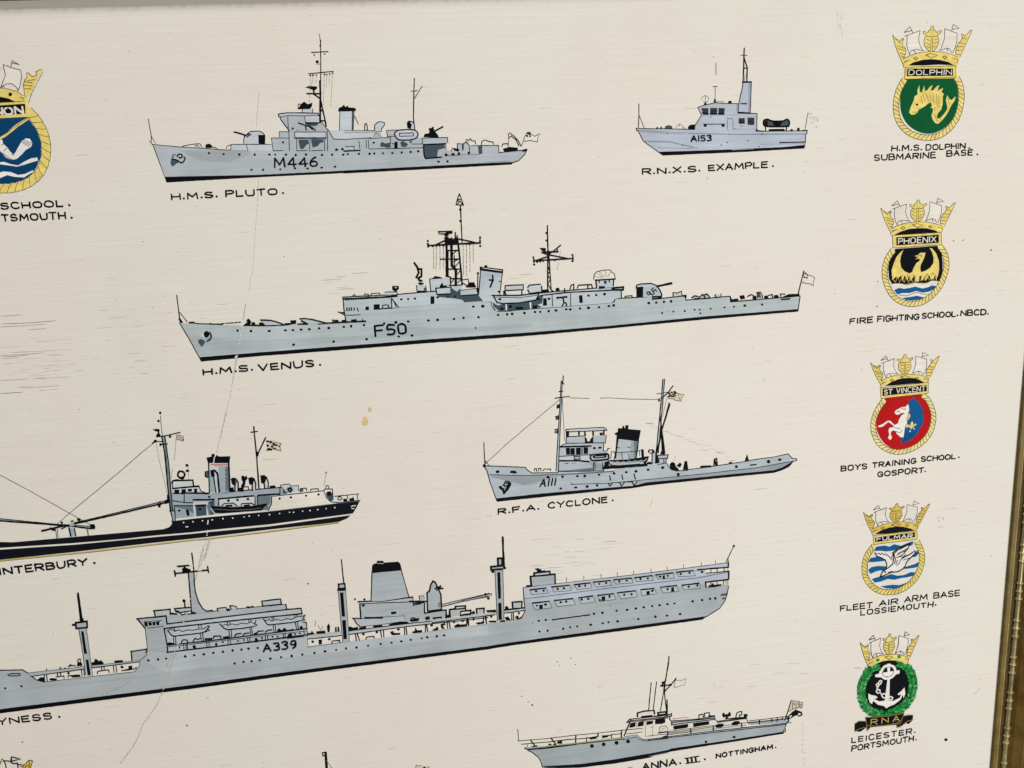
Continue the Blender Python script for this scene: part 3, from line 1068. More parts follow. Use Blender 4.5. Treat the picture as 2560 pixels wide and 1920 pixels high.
        L(3, "1510,735 1560,700 1645,632|1440,712 1500,740|1465,680 1470,700|1607,680 1610,705")
        F('ink', "1415,665 1475,668 1478,690 1445,697")
    with sub('funnel'):
        V('V2')
        F('venus_l', "1645,425 1885,445 1850,700 1770,700 1620,690")
        F('exam', "1660,430 1870,448 1862,500 1700,560 1645,640 1640,520", 0)
        F('ink', "1638,385 1690,392 1690,370 1715,370 1715,395 1890,415 1890,455 1640,422")
        L(1.6, "1665,398 1875,428", 'cream')
        L(2.2, "1645,425 1622,690|1885,445 1855,690|1615,450 1612,600 1622,690|1845,545 1870,548")
        L(4, "1775,480 1782,530 1750,610|1740,530 1785,535")
        D(2.4, "1615,455 1845,660")
    with sub('ship_boat'):
        V('V3')
        F('venus_l', "890,1190 1180,1190 1400,1165 1370,1230 1300,1250 1170,1270 1010,1278 960,1272 930,1240")
        L(3, "885,1188 1175,1190 1395,1165|905,1200 940,1265 1010,1278 1180,1270 1370,1240 1405,1170")
        L(1.6, "900,1205 1180,1215 1390,1185")
        D(3.2, "972,1230")
        F('ink', "1375,1235 1395,1200 1415,1240")
    with sub('deck_fittings'):
        V('V1')
        L(3.5, "800,588 900,590 1000,592 1240,585|1390,575 1500,575|1620,575 1720,565 1900,555 2140,545")
        L(2.4, "200,562 240,565 300,572 560,580")
        L(2.4, "500,575 760,555", dash=(4, 3))
        F('venus', "815,575 820,530 850,520 870,545 865,580|980,535 1090,535 1150,550 1230,582 1020,588|1420,518 1560,525 1720,565 1500,575")
        F('ink', "830,530 850,520 872,545 865,582 800,585 835,560|1310,540 1370,535 1370,570 1250,590 1250,570 1320,565|965,565 1000,560 1030,590 970,580|1880,535 1925,532 1925,552 1880,555|1985,530 2040,525 2040,548 1985,550|880,560 915,560 920,580 890,588|190,555 245,552 245,565 190,566|410,575 425,565 450,575")
        L(3.4, "980,532 1090,535 1150,550 1235,582|1415,518 1470,515 1560,528 1715,568|1430,540 1500,575")
        L(2, "1770,530 1840,535|1775,545 1840,545|2108,520 2108,545")
        V('V4')
        F('venus_l', "650,592 650,560 690,565 740,545 745,590|865,615 880,598 915,602 965,580 1010,575 1040,610|1095,580 1160,575 1160,605 1105,610|1540,560 1580,555 1600,590 1600,618 1545,618")
        L(2.4, "650,595 650,560 690,565 740,545 745,590|1095,580 1105,610 1160,605 1160,575|1440,600 1480,580 1505,590 1500,625|1540,560 1580,555 1600,590 1600,615|1545,560 1550,612|1660,590 1705,580 1710,610|1790,575 1840,575|1795,575 1795,600|138,612 140,598 212,592 215,608")
        F('ink', "740,590 790,585 790,612 775,602|1260,600 1275,635 1340,625 1340,645 1265,655|1360,595 1400,590 1415,620 1370,630|1820,602 1860,590 1880,580 1990,575 1990,592 1840,606")
        L(3.2, "850,615 880,595 915,600|925,612 965,580 990,612|985,585 1010,575 1040,610|880,625 930,625")
        F('slate', "1548,562 1575,560 1588,615 1550,612|1620,600 1660,595 1660,615 1622,618")
        D(4, "1520,612 1640,607 1740,602 1755,600")
    with sub('anchor'):
        V('V1')
        F('slate', "290,755 320,740 360,760 370,775 350,800 330,830 310,800 295,790")
        F('venus_l', "325,670 350,650 375,665 355,730 310,720")
        L(5, "420,670 435,710 420,745 390,765", 'slate')
        D(7, "382,688")
    with sub('jackstaff'):
        V('V1')
        L(2.2, "52,255 68,380 85,520 90,560")
        L(1.7, "85,445 130,500 170,555")
        F('ink', "72,512 95,520 120,560 95,556")
    with sub('ensign'):
        V('V4')
        F('cream', "2030,350 2080,370 2130,385 2155,400 2145,440 2140,485 2060,460 2010,450")
        L(2.4, "1978,590 2005,470 2042,330")
        L(1.6, "2040,345 2080,370 2130,385 2155,400 2145,440 2140,485 2110,465 2060,460 2015,445", 'pen')
        D(2.2, "2035,372 2058,355 2046,396 2072,402 2078,372")
    with sub('hull_number'):
        V('V2')
        T("F50", 482, 1150, 822, 1122, 112, 4.0)
with part('caption', "hand lettered black caption under the grey frigate"):
    V('V1')
    T("H.M.S.", 348, 1140, 890, 1088, 62, 3.4)
    T("VENUS", 960, 1092, 1570, 1042, 66, 3.4)
    T(".", 1632, 1036, 1645, 1035, 60, 3.4)
# ------------------------------------------------------------------ tug with pendant A111
with part('painted_ship', "painted pale grey ocean tug lettered A111 with black topped funnel and long low stern"):
    V('C1')
    F('cyc', "120,1002 550,1018 580,1060 620,1075 880,1070 1350,1055 1900,985 1990,970 2010,1000 2040,1040 2090,1055 2212,1048 @C2 900,1060 1380,990 1700,940 1860,905 1900,950 1950,960 1925,990 1880,1030 1790,1080 1700,1110 1200,1150 200,1240 0,1270 @C1 1250,1275 255,1340")
    F('cyc_d', "@C2 190,1210 800,1145 1500,1060 1920,985 1870,1035 1790,1080 1700,1100 1200,1145 600,1205 200,1230|@C1 180,1090 520,1100 1450,1065 1450,1072 900,1105 740,1150 540,1200 330,1150 200,1120")
    F('ink', "@C1 250,1338 700,1290 1300,1238 1640,1210 @C2 300,1224 600,1197 1200,1138 1700,1090 1790,1062 1925,985 1870,1045 1790,1085 1700,1112 1200,1160 600,1222 300,1254 @C1 1640,1228 1250,1264 258,1366")
    L(2.2, "115,1002 330,1008 550,1018 560,1040 590,1062 620,1075 880,1072|120,1005 155,1050 185,1170 255,1360")
    L(1.9, "1900,990 1990,972 2010,1000 2040,1040 2090,1055 2212,1048 @C2 700,1085 900,1062 1380,990 1480,970 1700,940 1860,905 1900,950 1920,960 1950,955 1955,975 1930,985")
    L(1.6, "180,1092 520,1102 1000,1085 1450,1058|1015,1172 1018,1192 1400,1180 @C2 200,1200 800,1140 1500,1060 1920,985|@C2 30,1218 150,1215")
    D(3.2, "778,1118 928,1113 1080,1107 1155,1105 1300,1093 1455,1080 1580,1067 1680,1058 1803,1042 1953,1020 908,1234 1063,1224 1180,1214 1282,1203")
    D(3.6, "2112,1090 @C2 1287,1047 1643,991 1767,970")
    F('ink', "245,1055 270,1050 280,1065 265,1075 248,1072|390,1070 400,1055 440,1055 460,1070 440,1078")
    L(3, "1410,1105 1418,1150|1535,1095 1545,1140|1660,1085 1672,1138|1395,1180 1412,1210 1435,1180|1515,1175 1530,1208 1560,1172|1640,1170 1660,1205 1690,1165|@C2 1440,1030 1508,1024")
    L(1.6, "1430,1175 1515,1172|1560,1168 1645,1168")
    with sub('superstructure'):
        F('cyc', "885,1062 880,900 895,810 965,770 965,700 1160,695 1170,745 1235,745 1245,695 1375,690 1365,770 1350,770 1345,850 1385,870 1400,890 1390,985 1345,1000 1345,1052")
        F('wint_l', "960,632 1090,620 1365,612 1380,635 1360,645 965,660|890,905 1210,890 1215,930 1190,948 885,955")
        F('cream', "990,660 1150,655 1150,690 990,698|1255,655 1340,650 1340,688 1250,690")
        F('cyc_d', "1210,965 1345,980 1345,1045 1260,1030 1215,1000")
        L(2, "955,640 970,628 1090,620 1350,608 1370,620 1385,638 1360,640 965,655|965,700 965,770|970,705 1160,695|1375,690 1365,770|895,812 930,785 965,772 1350,765|1350,765 1345,848|880,905 1210,888 1385,870|885,960 885,1062|1350,1000 1350,1055|880,1062 1350,1052|1245,965 1245,1045|1258,965 1260,1045|1335,965 1338,1040|1345,850 1385,850 1390,825 1410,825")
        L(4, "895,808 1000,805 1220,800|970,650 970,705|985,650 985,700|1095,650 1095,695|1155,655 1160,690|1240,645 1240,690|1350,635 1350,685|885,950 1100,950 1200,960")
        F('ink', "965,820 1000,820 1000,885 968,885|1010,825 1050,822 1050,885 1010,885|1068,820 1112,818 1110,882 1068,884|1145,815 1185,815 1185,875 1148,875|1155,705 1175,725 1175,755 1210,755 1215,730 1240,700 1238,760 1160,765|950,980 985,975 985,1008 955,1008|1020,980 1058,975 1052,1048 1022,1045|1310,665 1335,662 1335,685 1312,688")
        L(2.5, "1125,815 1128,880|1045,910 1105,908 1105,932 1048,935 1045,910")
        D(3.2, "1253,820 1310,816")
        F('slate2', "890,1040 1240,1015 1240,1050 890,1060", 0)
        F('cyc', "892,985 1200,970 1240,1020 1000,1045 892,1050", 0)
    with sub('life_raft'):
        F('cyc', "1210,890 1390,880 1400,915 1380,940 1235,948 1210,920")
        L(4, "1212,905 1230,890 1380,882 1398,900 1385,935 1240,948 1215,925", closed=True, sm=1)
        F('ink', "1240,902 1340,890 1372,895 1370,915 1260,925 1240,915")
        L(1.8, "1262,912 1350,903", 'cyc')
    with sub('funnel', "black topped pale grey funnel"):
        F('cyc', "1490,730 1705,740 1680,930 1470,930 1475,860")
        F('cyc_d', "1630,740 1705,745 1680,930 1610,930")
        F('slate2', "1660,745 1705,745 1682,930 1660,930")
        F('ink', "1500,620 1570,622 1575,588 1600,590 1597,628 1725,640 1705,748 1490,722")
        F('ink', "1542,620 1545,598 1555,598 1560,622")
        L(3, "1490,660 1475,860 1460,930|1705,745 1680,930")
        L(2.4, "1480,665 1500,680 1470,920")
        D(3, "1475,675")
        L(1.6, "1490,815 1510,818|1590,815 1620,812|1440,855 1480,865 1530,865 1700,850 1740,835|1530,865 1540,930|1600,880 1610,930|1430,850 1420,930|1455,865 1470,880")
        F('ink', "1735,838 1755,835 1758,905 1738,908")
        L(1.5, "1715,845 1718,900")
    with sub('ship_boat'):
        F('cyc', "1395,950 1500,960 1800,915 1790,960 1720,985 1500,1005 1420,1000")
        F('ink', "1395,945 1600,940 1810,905 1800,940 1770,985 1750,955 1600,965 1450,965")
        L(2.6, "1440,958 1460,968 1490,958 1520,970 1550,960 1580,968 1610,955 1640,965 1670,950 1700,958 1730,945 1760,955 1790,930", 'cyc_d')
        L(3, "1395,950 1410,985 1440,1003 1520,1005|1420,1000 1500,1003 1720,985")
        L(6, "1350,1025 1500,1015 1720,998 1790,990")
        F('ink', "1360,965 1390,960 1400,1000 1430,1015 1360,1025")
    with sub('ventilator'):
        F('cyc', "1840,850 1870,845 1882,880 1880,980 1845,985")
        L(2.4, "1845,885 1845,985|1882,870 1880,975")
        D(7, "1836,855")
        D(4, "1830,858", 'cyc')
        F('ink', "1800,965 1835,965 1835,985 1790,985|1885,900 1915,895 1920,970 1885,975")
        F('cyc', "1900,895 2010,890 2000,925 1905,930")
        L(2.6, "1900,895 2010,890 2000,925 1905,930", closed=True)
        F('ink', "1930,880 1945,845 1965,860 1975,885")
        F('cyc', "1915,935 1990,930 1985,970 1920,975")
        L(2.2, "1990,930 1985,965|1965,935 1965,970")
    with sub('mast', "grey foremast with three lamps"):
        F('cyc', "916,130 924,130 884,1055 862,1055")
        L(2, "914,130 860,1055|926,135 884,1055")
        L(2.6, "935,80 930,155|920,150 945,165")
        L(2.2, "848,310 1000,290|890,240 930,238")
        L(2.6, "870,380 890,378 895,400 875,410 870,395|855,500 885,490 885,520 860,525|850,630 880,625 875,665 848,660|850,645 870,648|860,510 880,508|875,395 890,393")
        L(1.2, "925,310 948,745", 'pen')
    with sub('mast', "paired grey poles of mainmast with raked boom"):
        F('cyc', "1955,115 1970,115 1905,880 1885,880")
        L(2.4, "1955,115 1938,330 1885,880|1972,115 1955,330 1908,870")
        L(2.6, "2020,355 1990,470 1945,620 1915,760 1885,900|2028,370 1945,640 1900,860|1930,520 1945,640 1975,870|1925,480 1962,860|1940,700 1950,870")
        L(2.8, "1945,310 2010,250 2040,205 2060,182")
        L(1.8, "1890,265 2000,248", 'pen')
        L(2.2, "1910,320 1922,315 1925,335 1912,340 1908,328")
        L(1.2, "2000,290 1955,480 1940,520", 'pencil')
    with sub('rigging'):
        L(1.2, "905,318 650,530 370,765 130,985|1000,305 1200,312|1310,310 1400,305 1600,318 1910,322", 'pen')
    with sub('ensign', "yellowed ensign on gaff"):
        F('flag', "2005,265 2035,235 2090,240 2130,265 2175,270 2140,300 2140,340 2075,330 2000,312")
        L(1.3, "2090,250 2130,270 2175,272 2145,300 2140,340 2075,330 2070,310|2010,310 2070,318|2105,260 2115,280|2120,300 2130,330", 'goldpen')
        D(2.4, "2020,260 2045,250 2075,245 2030,275 2060,270 2078,285 2045,288 2018,292 2060,292 2080,260")
    with sub('deck_fittings'):
        F('ink', "2030,985 2050,965 2075,975 2085,1010 2110,1030 2115,1045 2050,1045 2030,1015|2100,1000 2130,972 2145,985 2130,1015 2115,1010|2170,1035 2180,960 2200,955 2212,1040")
        F('ink', "@C2 890,1055 895,1040 1005,1035 1005,1052|@C2 1205,1015 1208,1000 1240,1000 1240,1010")
        L(3, "@C2 1038,1040 1045,965 1070,955 1075,1035|@C2 1050,965 1060,1030|@C2 1385,990 1405,920 1422,985|@C2 1400,940 1405,985|@C2 705,1080 720,990 742,1075|@C2 718,1000 730,1070")
        L(2, "640,1055 640,1030 660,1030 660,1058|680,1055 682,1028 705,1028 705,1055|725,1055 740,1035 805,1035 805,1052")
    with sub('anchor'):
        F('ink', "275,1215 300,1210 310,1230 330,1235 395,1170 400,1190 375,1240 325,1295 310,1250 290,1240")
        L(3, "320,1205 345,1160 380,1165 375,1195 340,1215 330,1200|345,1180 380,1178", 'ink')
        L(1.6, "330,1250 350,1215", 'cyc')
    with sub('jackstaff'):
        L(2.2, "122,765 126,880 132,990")
        L(1.4, "132,940 175,998|132,960 150,975", 'pen')
        F('ink', "112,995 130,985 140,1000 135,1020 118,1012")
    with sub('hull_number'):
        T("A111", 695, 1216, 850, 1200, 72, 3.0, slant=.22, gap=.5)
with part('caption', "hand lettered black caption under the ocean tug"):
    V('C1')
    T("R.F.A.", 268, 1498, 685, 1448, 52, 3.0)
    T("CYCLONE", 785, 1438, 1385, 1374, 54, 3.0)
    T(".", 1434, 1362, 1446, 1361, 54, 3.0)
# ------------------------------------------------------------------ black hulled ship
with part('painted_ship', "painted black hulled boom vessel with grey funnel and long derricks over low deck"):
    V('W1')
    F('hullblack', "-30,1035 150,1040 1000,965 1880,890 1945,868 1975,838 1985,800 @W2 208,1160 600,1115 1200,1058 2130,945 2100,1010 2060,1075 2000,1130 1910,1168 1200,1245 600,1318 0,1382 @W1 850,1152 0,1242 -30,1245")
    F('cream', "-30,1107 850,1050 1440,1000 1800,960 2212,925 @W2 600,1250 1200,1192 2060,1080 2050,1095 1200,1212 600,1268 @W1 2212,942 1800,978 850,1068 -30,1127")
    L(3.4, "-20,1252 400,1210 1000,1152 2212,1015 @W2 600,1335 1200,1265 1910,1172", 'keelgold')
    L(1.2, "-20,1262 400,1220 1000,1162 2212,1022 @W2 600,1342 1200,1272 1910,1178", 'goldpen')
    V('W2')
    F('cream', "1222,905 1760,850 1790,930 1870,968 2120,948 1600,1010 1195,1060 1200,1010 1222,960")
    D(1.9, "323,1173 420,1165 517,1155 617,1145 727,1133 827,1127 943,1115 995,1107 1092,1100 1203,1092 1307,1080 1408,1068 1450,1068 1542,1056 1618,1050 1697,1040 1783,1030 1872,1020 350,1216 365,1216", 'white')
    L(2.2, "2040,1010 2060,1000 2085,1000|2045,1030 2070,1030", 'white')
    D(2.8, "1307,928 1422,916 1578,898 1705,886")
    L(2, "1225,905 1760,848|1760,848 1785,920 1830,960 1900,970 2130,945|200,1160 600,1112 1195,1058|2105,880 2105,935|1870,905 2120,880|2000,890 2002,925")
    L(1.2, "1180,1062 1600,1012 2120,950", 'slate2')
    with sub('superstructure'):
        F('wint', "190,1050 205,880 210,825 480,800 500,850 580,872 1330,810 1380,880 1225,905 1225,985 1195,1058 600,1112 215,1158")
        F('wint_l', "210,770 420,740 425,800 215,825|215,830 480,802 500,860 225,875")
        F('slate2', "1000,905 1210,890 1215,960 1180,1010 1080,1000 1080,905|215,1000 420,1000 600,960 600,1110 440,1130 430,1080 350,1040 230,1015")
        F('slate', "440,1005 555,998 560,1100 450,1115 |580,960 640,940 640,1000 600,1010|600,1040 640,1090 590,1100", 0)
        F('wint_l', "685,940 1050,905 1050,985 1000,1000 700,1000|410,965 570,955 575,990 560,995 585,1115 560,1115 555,1000 445,1005 455,1120 430,1125 420,1000")
        F('cream', "232,1135 600,1095 1195,1045 1195,1060 600,1115 235,1152")
        L(4, "205,770 215,745 418,738 425,800|210,825 480,800|420,940 560,940 635,935|300,870 580,875|445,1002 550,995|680,930 1040,900|1085,895 1310,880")
        L(2.4, "205,770 215,825|480,800 500,850 545,870 590,875|215,875 330,880 330,960|580,875 1330,812|210,950 330,968 420,970|228,1000 420,1000|1225,905 1222,985 1190,1050|1330,810 1385,870|1310,815 1310,880|685,930 680,1000|1055,905 1055,990|1080,900 1080,1000|230,1015 230,1150")
        F('ink', "232,840 275,838 275,872 232,875|305,835 345,835 345,870 308,872|370,832 405,830 405,850 372,855|432,830 460,828 458,860 435,860|235,735 270,732 270,745 235,748|805,820 830,815 840,858 810,860|1208,800 1260,795 1262,815 1208,818|350,1045 372,1042 382,1095 362,1105")
        D(3, "783,948 875,942 982,933 278,1050 585,910 490,1035")
        F('slate', "1340,815 1385,875 1340,880|1780,870 1850,865 1860,940 1830,955 1790,910")
        F('ink', "1795,860 1830,855 1830,895 1798,895")
        L(2, "1760,845 1770,830 1848,830 1855,920|1780,820 1785,795 1805,795 1810,820")
    with sub('funnel', "tall grey funnel with black cap and thin red band"):
        F('wint_l', "580,560 780,555 800,855 585,880")
        F('slate2', "745,600 785,600 798,850 755,855")
        F('wint', "680,600 750,600 755,855 690,862|585,640 640,630 650,860 590,870")
        F('ink', "562,510 612,500 612,475 638,473 640,500 655,505 660,485 685,500 798,498 795,520 790,560 575,562")
        L(2.2, "600,580 775,578", 'redline')
        L(2.2, "640,592 770,590", 'rust')
        L(3, "580,560 588,870")
        L(4, "785,560 798,855")
        F('slate', "545,650 575,640 580,705 555,715")
        L(4.4, "605,645 640,640 670,670 690,860")
        F('ink', "600,645 630,640 640,700 610,705")
        L(2.8, "630,710 655,865|545,650 545,700 570,712")
        L(1.4, "745,640 790,640|748,680 792,680|750,720 794,720|752,760 795,760|754,800 797,800", 'slate')
    with sub('ventilator'):
        F('wint_l', "830,760 870,740 882,780 880,850 848,855")
        F('slate', "810,720 850,715 875,745 860,790 830,790 812,765")
        L(3.2, "848,790 850,855|810,735 830,718 860,725 882,760 882,850")
        F('ink', "815,722 845,722 850,785 825,785")
    with sub('ventilator'):
        F('wint_l', "1015,760 1050,740 1060,780 1060,840 1025,845")
        F('ink', "988,720 1020,712 1045,730 1030,785 1000,780")
        L(3.2, "1025,790 1028,845|1015,712 1045,725 1062,770 1062,838")
    with sub('ventilator'):
        F('wint_l', "1140,740 1170,715 1185,760 1188,815 1150,820")
        F('ink', "1112,695 1150,690 1170,715 1150,775 1120,765")
        L(3.2, "1150,780 1155,820|1145,692 1172,710 1190,760 1190,815")
    with sub('ship_boat', "black lifeboat under the deck edge"):
        F('ink', "600,1005 800,1018 1000,1010 1175,980 1165,1015 1120,1045 900,1062 720,1075 650,1072 625,1040")
        L(1.2, "640,1035 800,1046 1000,1040 1120,1022", 'scuff')
        L(2.6, "715,1000 740,978 830,972 870,1000|910,1000 920,980 1020,975 1050,995")
        F('ink', "755,995 820,992 820,1005 760,1008|940,995 1000,990 1000,1002 945,1005")
        F('slate2', "1140,1020 1170,1000 1195,1015 1180,1045 1150,1040")
    with sub('life_raft'):
        F('wint_l', "1315,790 1410,778 1420,800 1500,795 1505,850 1380,865 1330,808")
        L(1.8, "1315,805 1315,790 1410,778 1420,800 1500,795 1502,850")
        D(9, "1412,838", 'wint')
        L(4.4, "1395,828 1420,820 1430,840 1415,855 1398,845", closed=True)
        L(2, "1515,860 1520,825 1580,820 1585,850|1540,825 1545,850|1625,850 1628,832 1700,825 1705,845")
        F('slate', "1520,830 1535,825 1542,858 1525,860")
        D(6, "1920,925", 'flag')
        L(2, "1905,915 1930,905 1945,925 1930,945 1905,940", closed=True)
        F('ink', "1960,935 1990,930 2000,950 1965,955|2020,930 2050,925 2060,910 2070,945 2030,950")
    with sub('mast', "grey foremast with a slanted yard"):
        F('wint', "100,290 132,288 172,570 212,1050 235,1060 238,1155 212,1160 195,1055 185,1050 150,640")
        F('slate2', "120,290 132,290 205,1000 212,1050 198,1050")
        L(3.4, "100,290 130,460 160,780 190,1050")
        L(2.6, "132,290 172,580 212,1050|190,1050 215,1160|235,1060 238,1155|180,1055 235,1052")
        L(1.6, "88,80 92,160 105,280", 'pen')
        L(2.8, "45,295 135,285 260,255 288,250|85,375 160,368")
        D(3, "67,133 84,50 185,293")
        F('ink', "8,222 50,215 75,222 75,235 50,240|50,270 75,262 90,290 45,295")
        L(3.6, "65,235 70,265|85,365 85,385")
        D(4, "35,340")
        L(2, "0,360 35,340 100,345")
    with sub('mast', "thin black aftermast with gaff"):
        L(3.4, "1042,190 1055,330 1072,500 1085,680 1095,825")
        L(3, "1012,248 1080,240|1165,302 1090,455 1080,490")
        F('ink', "1065,445 1095,455 1085,495")
    with sub('rigging'):
        V('W1')
        L(1.3, "0,265 330,440 650,620 1040,838|@W2 35,345 @W1 1640,0 1380,225 1050,500 800,705 655,835", 'pen')
        L(1, "@W2 40,350 80,560 140,800 165,920|@W2 248,300 240,420 225,540", 'pencil')
        L(1, "@W2 210,620 200,720|@W2 1762,800 1785,660|@W2 370,600 378,730", 'pencil')
        D(1.6, "@W2 1783,660")
    with sub('derrick'):
        F('wint', "0,775 650,835 1050,855 1050,880 640,850 0,797|475,905 1000,780 1850,580 1850,605 1000,805 480,918")
        L(2, "0,768 640,832 1040,855|480,902 720,850|850,815 1200,735 1930,555")
        L(3.8, "0,792 500,828 850,858 1050,882|480,912 720,855|860,828 1200,750 1850,598 1940,570")
        F('ink', "1040,835 1085,835 1095,860 1090,885 1045,885|1050,850 1060,845 1060,870 1050,870|600,880 625,870 635,905 605,905|1895,570 1920,550 1950,560 1940,585 1905,595|1825,610 1850,605 1845,635 1825,635|890,770 920,768 925,790 895,790")
        D(3, "712,813")
        L(3, "710,885 760,860|580,870 600,900|1840,570 1850,600|1815,585 1830,615|1930,500 1935,570")
    with sub('deck_fittings'):
        F('wint', "800,880 860,875 870,965 820,970|800,830 850,812 858,850 805,860")
        L(3.6, "795,875 815,970")
        L(3.2, "858,880 872,965|820,800 845,795")
        L(2, "640,885 655,990|660,885 668,985", 'slate')
        L(4, "1005,890 1018,960", 'slate2')
        V('W2')
        L(4.4, "265,690 275,655 300,648 330,665 332,695 310,712 280,710", closed=True, sm=1)
        L(4, "305,712 308,740|285,720 325,720")
        D(3.4, "358,587 363,643")
        F('ink', "918,700 935,695 950,710 965,695 975,720 955,745 950,790 920,830 915,800 935,760 920,730|890,820 935,815 935,855 890,850")
        L(2, "940,810 985,805 990,835")
    with sub('flag', "small signal flag at the yard"):
        F('flagpink', "255,285 290,275 322,290 318,340 285,325 258,322")
        L(1.4, "255,280 290,278 322,292 318,342 285,325 255,322|258,270 245,330|270,300 305,310", 'pen')
        D(1.8, "318,325")
    with sub('ensign', "yellowed ensign beside the gaff"):
        F('flag', "1170,330 1200,345 1260,350 1322,365 1318,440 1240,420 1180,435")
        L(1.8, "1172,330 1200,345 1260,352 1322,365 1305,395 1322,440 1240,418 1180,435 1168,430", 'goldpen')
        D(2.8, "1185,342 1215,350 1185,385 1245,370 1195,420 1270,380 1230,395 1215,425")
        L(2, "1230,365 1260,385|1240,410 1270,415|1290,385 1310,400")
with part('caption', "hand lettered black caption under the black hulled ship, cut by the left edge"):
    V('W1')
    T("WINTERBURY", -160, 1434, 1005, 1300, 72, 3.6)
    T(".", 1080, 1288, 1095, 1287, 70, 3.8)
# ------------------------------------------------------------------ supply ship with pendant A339
with part('painted_ship', "painted large grey supply ship lettered A339 with tapered black topped funnel"):
    F('lyn', "@L1 -20,834 190,828 240,860 310,915 380,930 780,884 1130,845 1175,795 1182,760 @L2 130,1300 205,1230 215,1170 430,1190 1975,1010 1985,1140 @L3 220,1140 600,1087 1250,1012 1700,945 2212,882 @L4 500,1352 900,1302 1230,1242 1278,1200 1290,1150 1265,828 @L5 105,495 415,455 2062,255 2066,480 2050,560 2030,620 1980,690 1850,772 0,1022 @L3 2212,1140 0,1425 @L1 1693,955 0,1168 -20,1170")
    F('lyn_l', "@L2 220,1180 430,1200 1975,1030 1985,1130 @L3 600,1095 1700,960 2212,900 @L3 2212,1000 600,1190 @L2 1900,1240 420,1420 230,1320", 0)
    F('exam', "@L5 110,500 2060,262 2062,300 1850,315 1700,330 400,475 420,520 1850,330 1855,370 2060,345 2062,415 1850,440 1800,460 400,610 130,640", 0)
    F('ink', "@L1 -20,1167 1693,950 @L3 0,1418 2212,1133 @L5 0,1016 1000,882 1855,768 1815,795 1000,908 0,1040 @L3 2212,1162 0,1452 @L1 1693,977 -20,1197")
    V('L5')
    F('cream', "1845,322 1950,312 2050,302 2052,335 1845,352|1850,440 1960,430 2030,425 2040,465 1855,492")
    L(3.6, "1845,440 1960,428 2060,415|2062,252 2064,298|2066,335 2066,412|1845,440 1850,490|1770,322 1850,315 2060,298")
    L(2.2, "1850,355 2070,335|1895,320 1897,350|1955,315 1957,345|2020,305 2024,335|1895,435 1897,470|1955,430 1957,465|2015,425 2018,465|2066,480 2050,560 2030,620 1980,690 1850,772|105,495 125,720 90,780")
    L(1.5, "105,492 415,455 1000,390 2060,255|120,600 900,500 1760,400 2060,345|520,395 520,435|685,378 686,415|850,362 850,395|1003,345 1003,385|1158,330 1160,370|1325,312 1327,355|1478,292 1480,325|1637,270 1638,310|1805,252 1806,285|1940,235 1941,262", 'pen')
    F('ink', "1870,490 1880,470 1900,478 1915,450 1930,470 1960,465 1990,460 2000,470 1930,485")
    for q in ("170,515 325,497 350,545 190,560", "378,488 545,470 570,520 400,535", "595,465 745,447 765,495 620,512", "775,440 935,425 950,472 800,490", "970,418 1140,402 1155,448 990,458", "1170,398 1335,378 1348,422 1190,435", "1370,372 1535,352 1550,402 1392,412", "1570,345 1725,330 1750,378 1590,390",
              "195,640 355,622 380,685 220,705 200,665", "405,615 580,597 605,655 430,672", "635,590 770,572 795,630 660,645", "818,568 968,550 995,605 850,622 830,600", "1005,542 1180,522 1195,580 1040,602", "1228,512 1355,500 1380,550 1240,570", "1415,490 1570,472 1592,528 1440,545", "1620,470 1785,450 1798,498 1640,515"):
        F('lyn_l', q)
        a = q.split()
        L(1.5, ' '.join(a[1:] + a[:1]), 'slate')
        L(3.4, a[0] + ' ' + a[1])
    D(2.8, "230,527 302,520 435,505 495,498 642,480 698,473 832,457 897,448 1023,432 1095,425 1225,410 1295,404 1412,388 1485,380 1608,362 1693,352 1812,342 238,664 320,653 465,632 517,625 665,605 727,599 930,577 1070,560 1140,555 1338,523 1483,507 1685,484 1768,472")
    F('ink', "262,660 290,658 290,690 264,692|858,580 885,578 885,612 858,615|1285,530 1310,525 1310,555 1285,558|1522,495 1540,490 1543,525 1520,528|1440,380 1455,378 1456,408 1440,408|832,608 845,606 845,618 832,620")
    D(2.7, "255,808 322,800 782,741 862,732 997,714 1098,704 1182,691 1257,680 1337,669 1407,660 1482,650 1550,643 1722,622 1813,611 1888,600 1940,594 262,911 340,903 488,884 555,870 622,862 750,846 865,831 920,822 1007,814 1205,792 1368,770 1478,760 1603,745")
    D(1.5, "936,665 195,830 1160,790", 'pen')
    L(3, "385,799 745,751")
    L(2.6, "1992,568 2005,555 2010,570 2022,550 2030,565 2048,548|2008,600 2020,590 2035,598")
    V('L1')
    L(2.4, "-20,833 190,828 240,858 310,915 380,930")
    L(1.4, "380,930 780,884 1130,845|1130,845 1160,825 1180,790 1182,762", 'slate')
    L(2.2, "65,870 90,862 165,860 172,872 150,880 80,880", closed=True)
    D(2.8, "44,984 182,967 1257,748 1337,740 1407,733 1568,715 1643,705")
    V('L2')
    D(2.9, "630,1244 733,1230 838,1220 943,1205 1050,1192 1157,1178 1255,1167 1333,1157 1435,1150 1180,1321 1278,1304 1367,1297 1457,1285 1575,1267 1693,1252 1810,1239 1928,1223 2062,1205 2180,1188")
    V('L3')
    D(2.7, "293,1205 410,1188 533,1171 642,1155 757,1145 886,1125 1025,1105 1145,1091 1253,1077 1358,1059 1480,1043 1540,1031 1646,1020 1726,1011")
